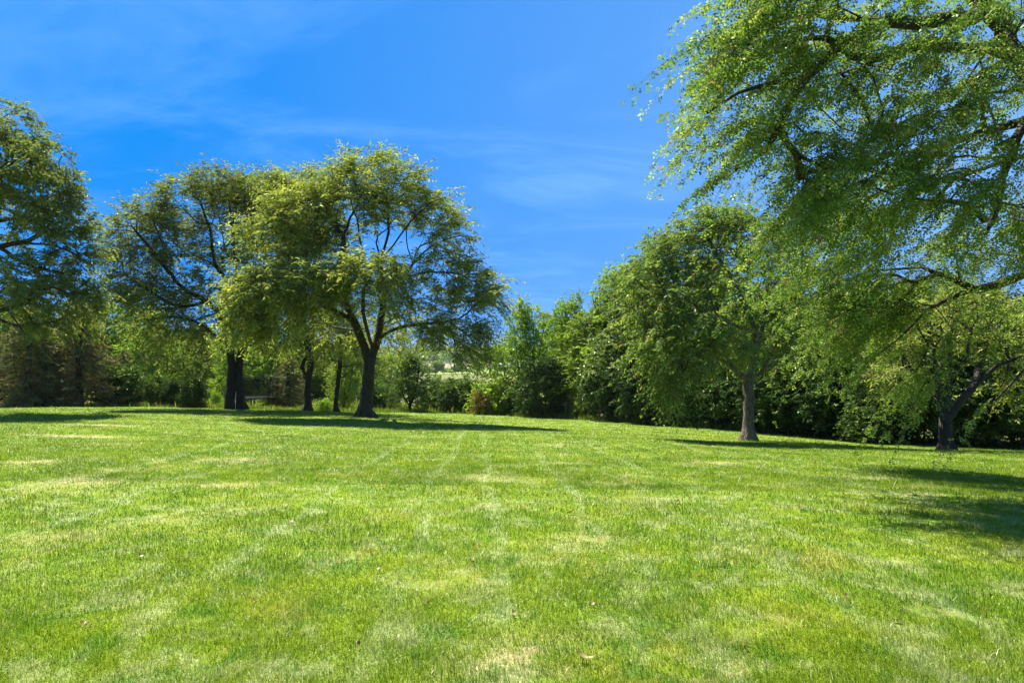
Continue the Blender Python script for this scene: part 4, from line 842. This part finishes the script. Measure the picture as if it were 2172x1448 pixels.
put('under', 1740, 29.5, 740, 2.5, 'dark thicket tree under the left of the hanging foliage')
put('gbush', 1830, 26.6, 860, 1.2, 'bush with shiny pale leaves in the shade left of the low branching locust')
put('tall', 1820, 31, 600, 5.0, 'leafy tree behind the hanging foliage of the near locust')
put('under', 1885, 27.4, 740, 3.4, 'dark thicket tree left of the low branching trunk')
put('grey', 1930, 29, 600, 2.2, 'grey green tree behind the left limbs of the low branching locust')
put('under', 1985, 26.6, 740, .2, 'dark thicket tree directly behind the low branching trunk')
put('tall', 2060, 28, 600, 1.1, 'leafy tree behind the right limbs of the low branching locust')
put('under', 2090, 25.6, 760, 4.6, 'dark thicket tree right of the low branching trunk')
put('tall2', 2150, 26.6, 640, 3.1, 'light green tree at the right edge behind the fence')
put('under', 2190, 24.6, 760, 5.9, 'dark thicket tree cut off by the right edge')
put('tall', 2290, 26, 600, .6, 'leafy tree beyond the right edge of the picture')
# a second, deeper rank keeps the hedgerow dense
for i, (px, Y, s) in enumerate([(1180, 56, 665), (1400, 46, 620), (1590, 40, 620), (1760, 36, 620), (1900, 34, 620), (2040, 33, 640), (2200, 31, 620)]):
    put(['tall', 'grey', 'tall2'][i % 3], px, Y, s, i * 1.7, ['deep rank hedgerow tree behind the first tall top', 'deep rank tree behind the V shaped trunks', 'deep rank tree behind the sunlit straight trunk', 'deep rank tree behind the left part of the hanging foliage', 'deep rank tree behind the shiny leafed bush',
        'deep rank tree behind the low branching locust', 'deep rank tree beyond the right edge'][i])
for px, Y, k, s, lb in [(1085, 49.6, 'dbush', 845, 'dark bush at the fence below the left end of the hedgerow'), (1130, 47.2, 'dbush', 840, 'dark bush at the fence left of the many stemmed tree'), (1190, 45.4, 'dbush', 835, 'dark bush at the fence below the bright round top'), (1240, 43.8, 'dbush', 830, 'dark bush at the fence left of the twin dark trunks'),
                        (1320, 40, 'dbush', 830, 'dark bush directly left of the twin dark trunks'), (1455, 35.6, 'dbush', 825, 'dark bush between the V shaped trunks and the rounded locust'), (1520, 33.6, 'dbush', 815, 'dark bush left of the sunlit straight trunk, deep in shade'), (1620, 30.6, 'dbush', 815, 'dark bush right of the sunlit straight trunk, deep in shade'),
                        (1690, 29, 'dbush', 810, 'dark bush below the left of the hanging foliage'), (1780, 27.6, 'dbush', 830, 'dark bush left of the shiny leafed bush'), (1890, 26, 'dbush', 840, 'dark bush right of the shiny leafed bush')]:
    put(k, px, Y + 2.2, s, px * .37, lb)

for px, Y, top, lf, lb in [(210, 74, 700, 'bright', 'low spreading tree seen through the gap behind the pale spruce'), (300, 70, 705, 'broad', 'low spreading tree behind the loose green bush'), (375, 76, 700, 'bright', 'low spreading bright tree left of the twin trunks, far back'),
        (445, 72, 712, 'broad', 'low spreading tree behind the yellow green bush'), (530, 78, 715, 'bright', 'low spreading bright tree beyond the trampoline'), (585, 70, 735, 'broad', 'low spreading tree beyond the right edge of the trampoline'), (640, 80, 722, 'bright', 'low spreading bright tree behind the kinked trunk'),
        (700, 74, 728, 'broad', 'low spreading tree between the kinked and the slim trunk, far back'), (770, 72, 735, 'bright', 'low spreading bright tree behind the forward trunk'), (822, 70, 748, 'broad', 'low spreading tree left of the small round tree'), (120, 72, 700, 'broad', 'low spreading tree behind the thin spruce'), (40, 70, 690, 'bright', 'low spreading tree behind the leftmost spruce')]:
    put('under', px, Y, top, px * .61, lb, leaf=lf, name='broadleaf_tree')

# ------------------------------------------------------------------ fence along the hedgerow
fp = []
for px, py in [(1006, 873), (1068, 878), (1128, 883), (1200, 886), (1272, 890), (1345, 896), (1420, 903), (1520, 912), (1640, 926), (1745, 934), (1845, 940), (1958, 948), (2040, 950), (2107, 953), (2166, 957)]:
    r = ray(px, 800)[0]
    # meet the fence line
    best = None
    for a, b_ in zip(FENCE[:-1], FENCE[1:]):
        den = (b_[0] - a[0]) - r * (b_[1] - a[1])
        if abs(den) < 1e-6: continue
        s = (r * a[1] - a[0]) / den
        if 0 <= s <= 1: best = a + (b_ - a) * s
    fp.append(best)
fr = empty('wire_fence', (fp[0][0], fp[0][1], gz(*fp[0]))); off = np.array(fr.location); rsf = np.random.RandomState(5); tops = []
for x_, y_ in fp:
    z_ = gz(x_, y_); mb = MB(); hh = 1.15 + rsf.rand() * .15; ln = rsf.randn(2) * .03
    mb.rod(np.array([x_, y_, z_ - .2]) - off, np.array([x_ + ln[0], y_ + ln[1], z_ + hh]) - off, .045, .04, 8); mb.build('post', M['post'], fr); tops.append((x_, y_, z_, hh))
wm = MB()
for f in (.3, .55, .8, .95):
    P = [np.array([a, b_, z_ + hh * f]) - off for a, b_, z_, hh in tops]
    Q_ = []
    for a, b_ in zip(P[:-1], P[1:]):
        for s in np.linspace(0, 1, 6)[:-1]: Q_.append(a + (b_ - a) * s - [0, 0, .12 * s * (1 - s)])
    Q_.append(P[-1]); wm.path(Q_, .004, 4)
wm.build('wire', M['wire'], fr)
tag(fr, 'wire fence on thin weathered posts running along the foot of the hedgerow', 'fence')

# ------------------------------------------------------------------ trampoline with a safety net
put('spruce2', 98, 40, 700, 5.0, 'browned spruce filling the space between the leftmost spruce and the bare trunk')
put('dbush', 20, 40.5, 815, 1.9, 'dark bush under the leftmost spruce')
put('dbush', 372, 42.6, 805, .3, 'dark bush touching the left side of the round dark bush')
def trampoline(px, Y):
    x, y = at(px, 800, Y)[:2]; z = gz(x, y); e = empty('trampoline', (x, y, z), .3); R0 = 1.85; k = 32
    an = np.arange(k + 1) * 2 * pi / k; ring = [np.array([cos(a) * R0, sin(a) * R0, .72]) for a in an]
    m = MB(); m.path(ring, .035, 8); m.build('frame', M['black'], e)
    v = np.array([[cos(a) * R0 * .84, sin(a) * R0 * .84, .72] for a in an[:-1]]); V = np.vstack([v, v - [0, 0, .012]]); i = np.arange(k); j = (i + 1) % k
    mesh_obj('mat', V, [i[None], (i[::-1] + k)[None], np.stack([i, i + k, j + k, j], 1)], M['black'], e)
    v2 = np.array([[cos(a) * rr, sin(a) * rr, zz_] for rr, zz_ in ((R0 * .85, .735), (R0 * 1.01, .735), (R0 * 1.01, .70), (R0 * .85, .70)) for a in an[:-1]])
    Q = np.vstack([np.stack([i + q * k, j + q * k, j + ((q + 1) % 4) * k, i + ((q + 1) % 4) * k], 1) for q in range(4)]); mesh_obj('spring_cover', v2, [Q], M['pad'], e)
    for q in range(4):
        a = q * pi / 2 + .4; A = np.array([cos(a - .28) * R0, sin(a - .28) * R0, 0]); B = np.array([cos(a + .28) * R0, sin(a + .28) * R0, 0])
        m = MB(); m.path([A + [0, 0, .7], A + [0, 0, .03], B + [0, 0, .03], B + [0, 0, .7]], .025, 8); m.build('leg', M['black'], e)
    for q in range(8):
        a = q * pi / 4 + .4 - .28 * (1 if q % 2 else -1); A = np.array([cos(a) * R0 * 1.03, sin(a) * R0 * 1.03, .45]); top = np.array([cos(a) * R0 * 1.0, sin(a) * R0 * 1.0, 2.15])
        m = MB(); m.rod(A, top, .03, .03, 8); m.build('net_pole', M['black'], e)
    m = MB(); m.path([p * [.98, .98, 1] + [0, 0, 1.42] for p in ring], .02, 6); m.build('top_ring', M['black'], e)
    kk = 64; a2 = np.arange(kk) * 2 * pi / kk; i2 = np.arange(kk); j2 = (i2 + 1) % kk
    v3 = np.array([[cos(a) * R0 * .97, sin(a) * R0 * .97, zz_] for zz_ in (.75, 2.13) for a in a2]); v4 = np.array([[cos(a) * R0 * .965, sin(a) * R0 * .965, zz_] for zz_ in (.75, 2.13) for a in a2])
    mesh_obj('safety_net', np.vstack([v3, v4]), [np.vstack([np.stack([i2 + q, j2 + q, j2 + kk + q, i2 + kk + q], 1) for q in (0, 2 * kk)])], M['net'], e)
    tag(e, 'black framed trampoline with a dark safety net standing right of the twin trunks', 'trampoline')
mn, t = new_mat('net_mesh'); l = t.links
tp = nd(t, 'ShaderNodeBsdfTransparent'); dn_ = nd(t, 'ShaderNodeBsdfDiffuse'); dn_.inputs[0].default_value = (.02, .025, .022, 1); tcn = nd(t, 'ShaderNodeTexCoord')
wv = nd(t, 'ShaderNodeTexNoise', i_Scale=3.0, i_Detail=2.0); l.new(tcn.outputs['Object'], wv.inputs['Vector']); mrn = nd(t, 'ShaderNodeMapRange'); mrn.inputs[3].default_value = .28; mrn.inputs[4].default_value = .48; l.new(wv.outputs[0], mrn.inputs[0])
mxn = nd(t, 'ShaderNodeMixShader'); l.new(mrn.outputs[0], mxn.inputs[0]); l.new(tp.outputs[0], mxn.inputs[1]); l.new(dn_.outputs[0], mxn.inputs[2]); o = nd(t, 'ShaderNodeOutputMaterial'); l.new(mxn.outputs[0], o.inputs[0]); M['net'] = mn
M['pad'] = plain_mat('vinyl_pad', (.02, .028, .03), .95)
trampoline(536, 49)

# white marker stake between the twin trunks
p = base_at(499, 866, 35.7); m = MB(); m.rod([0, 0, -.1], [.03, 0, .95], .012, .010, 8); o = m.build('stake', M['white']); o.location = p
tag(o, 'thin white stake standing between the twin trunks', 'stake')

# ------------------------------------------------------------------ tall weeds along the fence foot
mw = leaf_mat('weed_leaf', [(0, (.06, .10, .02)), (.5, (.12, .19, .03)), (1, (.26, .26, .09))], gloss=.06)
rs = np.random.RandomState(77)
def weeds(pts, n, hgt, spread, name, label, wd=.014):
    pts = np.array(pts); seg = rs.rand(n) * (len(pts) - 1); i = np.floor(seg).astype(int); f = (seg - i)[:, None]; p = pts[i] * (1 - f) + pts[i + 1] * f
    x = p[:, 0] + rs.randn(n) * spread; y = p[:, 1] + rs.randn(n) * spread; z = H(x, y)
    cl = .5 + .5 * np.sin(x * 1.9 + y) * np.sin(y * 2.3 - x * .7); h = hgt * (.3 + .9 * rs.rand(n)) * (.35 + .9 * cl)
    a = rs.rand(n) * 2 * pi; ln = rs.randn(n, 2) * .28 * h[:, None]; W = np.stack([np.cos(a), np.sin(a), 0 * a], 1) * (wd * (.6 + rs.rand(n)))[:, None]
    B = np.stack([x, y, z - .02], 1); mid = B + np.stack([ln[:, 0] * .3, ln[:, 1] * .3, h * .6 + .02], 1); tip = B + np.stack([ln[:, 0], ln[:, 1], h], 1)
    V = np.stack([B - W, B + W, mid + W * .8, mid - W * .8, tip], 1).reshape(-1, 3); q = np.arange(n)[:, None] * 5; vv = rs.rand(n)
    o = mesh_obj(name, V, [q + np.array([[0, 1, 2, 3]]), q + np.array([[3, 2, 4]])], mw, attrs={'var': np.concatenate([vv, vv]), 'dry': np.concatenate([(vv > .97) * 1., (vv > .97) * 1.])})
    tag(o, label, 'weeds', kind='stuff')
weeds(FENCE[3:8] + [0, .2], 26000, .42, .45, 'weeds', 'rank of tall weeds along the foot of the wire fence')
weeds([(-34, 41.5), (-26, 42.5), (-18, 43), (-12, 46), (-6, 56)], 22000, .32, .8, 'weeds', 'unmown grass and weeds under the bushes on the left', .016)
weeds([(-30, 56), (-16, 60), (-5, 59.5), (1, 54)], 30000, .6, 1.6, 'weeds', 'sunlit tall grass seen behind the trunks', .03)
# leaf litter and bare soil under the hedgerow
ml = leaf_mat('litter', [(0, (.10, .07, .04)), (.5, (.2, .14, .08)), (1, (.33, .24, .15))], trans=.1, gloss=.03)
n = 5000; seg = rs.rand(n); xx = np.interp(seg, [0, 1], [9, 20]) + rs.randn(n) * .3; yy = np.interp(xx, FENCE[:, 0], FENCE[:, 1]) - 1.0 - np.abs(rs.randn(n)) * .35
zz = H(xx, yy) + .01 + rs.rand(n) * .05; a = rs.rand(n) * 2 * pi; u = np.stack([np.cos(a), np.sin(a), rs.randn(n) * .3], 1) * .05; v = np.stack([-np.sin(a), np.cos(a), rs.randn(n) * .3], 1) * .025
P0 = np.stack([xx, yy, zz], 1); V = np.stack([P0 - u, P0 + v, P0 + u, P0 - v], 1).reshape(-1, 3)
tag(mesh_obj('leaf_litter', V, [np.arange(len(V)).reshape(-1, 4)], ml, attrs={'var': rs.rand(n), 'dry': np.zeros(n)}), 'dry brown leaf litter along the shaded edge of the lawn', 'leaf litter', kind='stuff')

# ------------------------------------------------------------------ single fallen leaves on the lawn
mfl = leaf_mat('dead_leaf', [(0, (.10, .05, .03)), (.5, (.2, .11, .05)), (1, (.30, .22, .10))], trans=.25, gloss=.2)
for i, (px, py, sz, var, lb) in enumerate([(1236, 1413, .05, 1.0, 'curled tan leaf standing in the grass near the bottom centre'), (1795, 1285, .035, .6, 'small orange brown leaf in the grass at the lower right'), (540, 1285, .03, .2, 'tiny reddish leaf in the grass at the lower left'),
        (804, 1222, .035, 0, 'dark dry leaf left of the pale mower line'), (1000, 1208, .04, .1, 'dark curled leaf in the yellowed patch near the centre'), (1212, 1096, .05, .1, 'brown leaf beside the mower line in the middle of the lawn'), (1437, 1070, .05, .3, 'brown leaf on the right middle of the lawn'),
        (1010, 1050, .06, 1., 'pale bit of leaf in the grass in the middle of the lawn'), (1008, 1174, .04, .9, 'pale yellow leaf above the dark curled leaf'), (2125, 1107, .06, .1, 'brown leaf in the shadow at the right edge')]):
    sp_ = spot(px, py, 1, 1, 1); x, y = sp_[0], sp_[1]; z = gz(x, y) + .03
    u = np.linspace(-1, 1, 7); pr = np.array([.06, .55, .9, 1, .8, .5, .08]); V = []
    for a_, b_ in zip(u, pr):
        for s in (-1, 0, 1): V.append((a_ * sz, s * b_ * sz * .42, (a_ ** 2) * sz * .5 + abs(s) * b_ * sz * .2))
    Q = np.array([[r * 3 + c_, r * 3 + c_ + 1, (r + 1) * 3 + c_ + 1, (r + 1) * 3 + c_] for r in range(6) for c_ in range(2)])
    o = mesh_obj('fallen_leaf', np.array(V), [Q], mfl, attrs={'var': np.full(12, var), 'dry': np.zeros(12)}); o.location = (x, y, z); o.rotation_euler = (.5 * sin(i), .4 * cos(i * 2), i * 1.3)
    tag(o, lb, 'leaf', 'single leaves fallen on the lawn')

for i, (px, py, sz, var) in enumerate([(1340, 1150, .03, .2), (905, 1290, .03, .1), (1480, 1240, .03, .5), (620, 1120, .035, .3), (300, 1190, .03, .1), (1700, 1090, .04, .2), (1130, 1010, .05, .3), (440, 1010, .05, .2), (1900, 1330, .03, .6), (760, 1390, .025, .2), (1580, 1400, .025, .1), (180, 1330, .028, .4), (1260, 1290, .028, .1), (1090, 1330, .026, .3), (1400, 960, .06, .4), (820, 960, .06, .4)]):
    sp_ = spot(px, py, 1, 1, 1); x, y = sp_[0], sp_[1]; z = gz(x, y) + .022
    u = np.linspace(-1, 1, 5); pr = np.array([.1, .8, 1, .8, .1]); V = [(a_ * sz, s * b_ * sz * .4, (a_ ** 2) * sz * .6) for a_, b_ in zip(u, pr) for s in (-1, 1)]
    o = mesh_obj('fallen_leaf', np.array(V), [np.array([[r * 2, r * 2 + 1, r * 2 + 3, r * 2 + 2] for r in range(4)])], mfl, attrs={'var': np.full(4, var), 'dry': np.zeros(4)}); o.location = (x, y, z); o.rotation_euler = (.5 * sin(i * 3), .4 * cos(i), i * 2.3)
    tag(o, 'little dry curled leaf lying in the open lawn', 'leaf', 'little dry leaves scattered on the lawn')

# ------------------------------------------------------------------ the valley beyond
def far_tree(px, Y, h, wd, seed, label, name='field_tree'):
    rs_ = np.random.RandomState(seed); x = at(px, 800, Y)[0]; z = gz(x, Y); e = empty(name, (x, Y, z)); m = MB(); m.rod([0, 0, -.5], [0, 0, h * .45], h * .035, h * .02, 6); m.build('trunk', M['bark_dark'], e)
    n = 1500; c0 = rs_.randn(9, 3) * [wd * .22, wd * .22, h * .14] + [0, 0, h * .58]; k = rs_.randint(0, 9, n); p = c0[k] + norm(rs_.randn(n, 3)) * (rs_.rand(n, 1) ** .4) * [wd * .26, wd * .26, h * .2]
    u = norm(rs_.randn(n, 3)) * h * .045; v = norm(np.cross(u, rs_.randn(n, 3))) * h * .045; V = np.stack([p - u, p - v, p + u, p + v], 1).reshape(-1, 3)
    mesh_obj('foliage', V, [np.arange(len(V)).reshape(-1, 4)], M['broad'], e, attrs={'var': rs_.rand(n), 'dry': np.zeros(n)}); tag(e, label, 'tree'); return e
for a in [(925, 415, 9.5, 9, 1, 'rounded far tree at the back edge of the crop field, largest of the field trees'), (908, 412, 6.5, 8, 2, 'far tree left of the largest field tree'), (942, 420, 5, 8, 3, 'small far tree right of the largest field tree'), (966, 425, 6, 6.5, 4, 'small isolated far tree in the middle of the green strip'),
          (979, 428, 5.5, 7, 5, 'small far tree at the right of the green strip'), (990, 418, 3.6, 7, 6, 'low far bush at the right end of the field edge'), (955, 417, 2.6, 6, 7, 'low far bush between the field trees'), (1015, 430, 8, 9, 8, 'far tree behind the right end of the field'), (885, 430, 9, 10, 9, 'far tree behind the small round orchard tree')]: far_tree(*a)
# far wooded slope: one mass of thousands of crowns
rs = np.random.RandomState(99); n = 5200; Yw = 760 + rs.rand(n) ** .8 * 760; Xw = (rs.rand(n) * 2 - 1) * (Yw * .85 + 50)
Zw = H(Xw, Yw) + np.where(Yw > 900, 3.0 * np.sin(Xw / 310. + 1) + 1.6 * np.sin(Xw / 130.), 0) * np.clip((Yw - 900) / 400, 0, 1)
hw = 6 + 8 * rs.rand(n); m_ = 26; ph = norm(rs.randn(m_, 3)); VV = []
for q in range(m_):
    c_ = np.stack([Xw, Yw, Zw + hw * .55], 1) + (ph[q] + rs.randn(n, 3) * .25) * np.stack([hw * .38, hw * .38, hw * .42], 1); u = norm(rs.randn(n, 3)) * hw[:, None] * .19; v = norm(np.cross(u, rs.randn(n, 3))) * hw[:, None] * .19
    VV.append(np.stack([c_ - u, c_ - v, c_ + u, c_ + v], 1))
V = np.stack(VV, 1).reshape(-1, 3); vv = np.repeat(rs.rand(n), m_)
tag(mesh_obj('woodland', V, [np.arange(len(V)).reshape(-1, 4)], M['broad'], attrs={'var': np.clip(vv * .6 + rs.rand(n * m_) * .4, 0, 1), 'dry': np.zeros(n * m_)}), 'hazy wooded slope closing the valley behind the fields', 'woodland', kind='stuff')
# pale long farm building far out to the right
x = at(1092, 800, 560)[0]; z = gz(x, 560); e = empty('farm_building', (x, 560, z)); m = MB(); m.box((0, 0, 1.3), (13, 4, 1.8)); m.build('wall', M['white'], e)
V = np.array([(-13.4, -4.5, 3.12), (13.4, -4.5, 3.12), (13.4, 0, 4.9), (-13.4, 0, 4.9), (13.4, 4.5, 3.12), (-13.4, 4.5, 3.12)], float); mesh_obj('roof', V, [np.array([[0, 1, 2, 3], [3, 2, 4, 5], [0, 5, 4, 1]]), np.array([[1, 4, 2], [0, 3, 5]])], plain_mat('metal_roof', (.6, .6, .58), .4), e)
for q in range(-4, 5):
    m = MB(); m.box((q * 2.8, -4.03, 1.5), (.7, .04, .6)); m.build('window', M['black'], e)
tag(e, 'long pale farm building far out in the valley behind the hedgerow', 'building')

# ------------------------------------------------------------------ haze in the air of the valley
mh, t = new_mat('haze'); l = t.links
pv = nd(t, 'ShaderNodeVolumePrincipled'); pv.inputs['Color'].default_value = (.80, .88, 1.0, 1); pv.inputs['Density'].default_value = .00009; pv.inputs['Anisotropy'].default_value = 0.0
o = nd(t, 'ShaderNodeOutputMaterial'); l.new(pv.outputs[0], o.inputs['Volume'])
m = MB(); m.box((0, 0, 13), (3400, 4400, 40)); o = m.build('haze', mh); tag(o, kind='stuff', label='thin pale haze in the air over the valley', cat='haze')
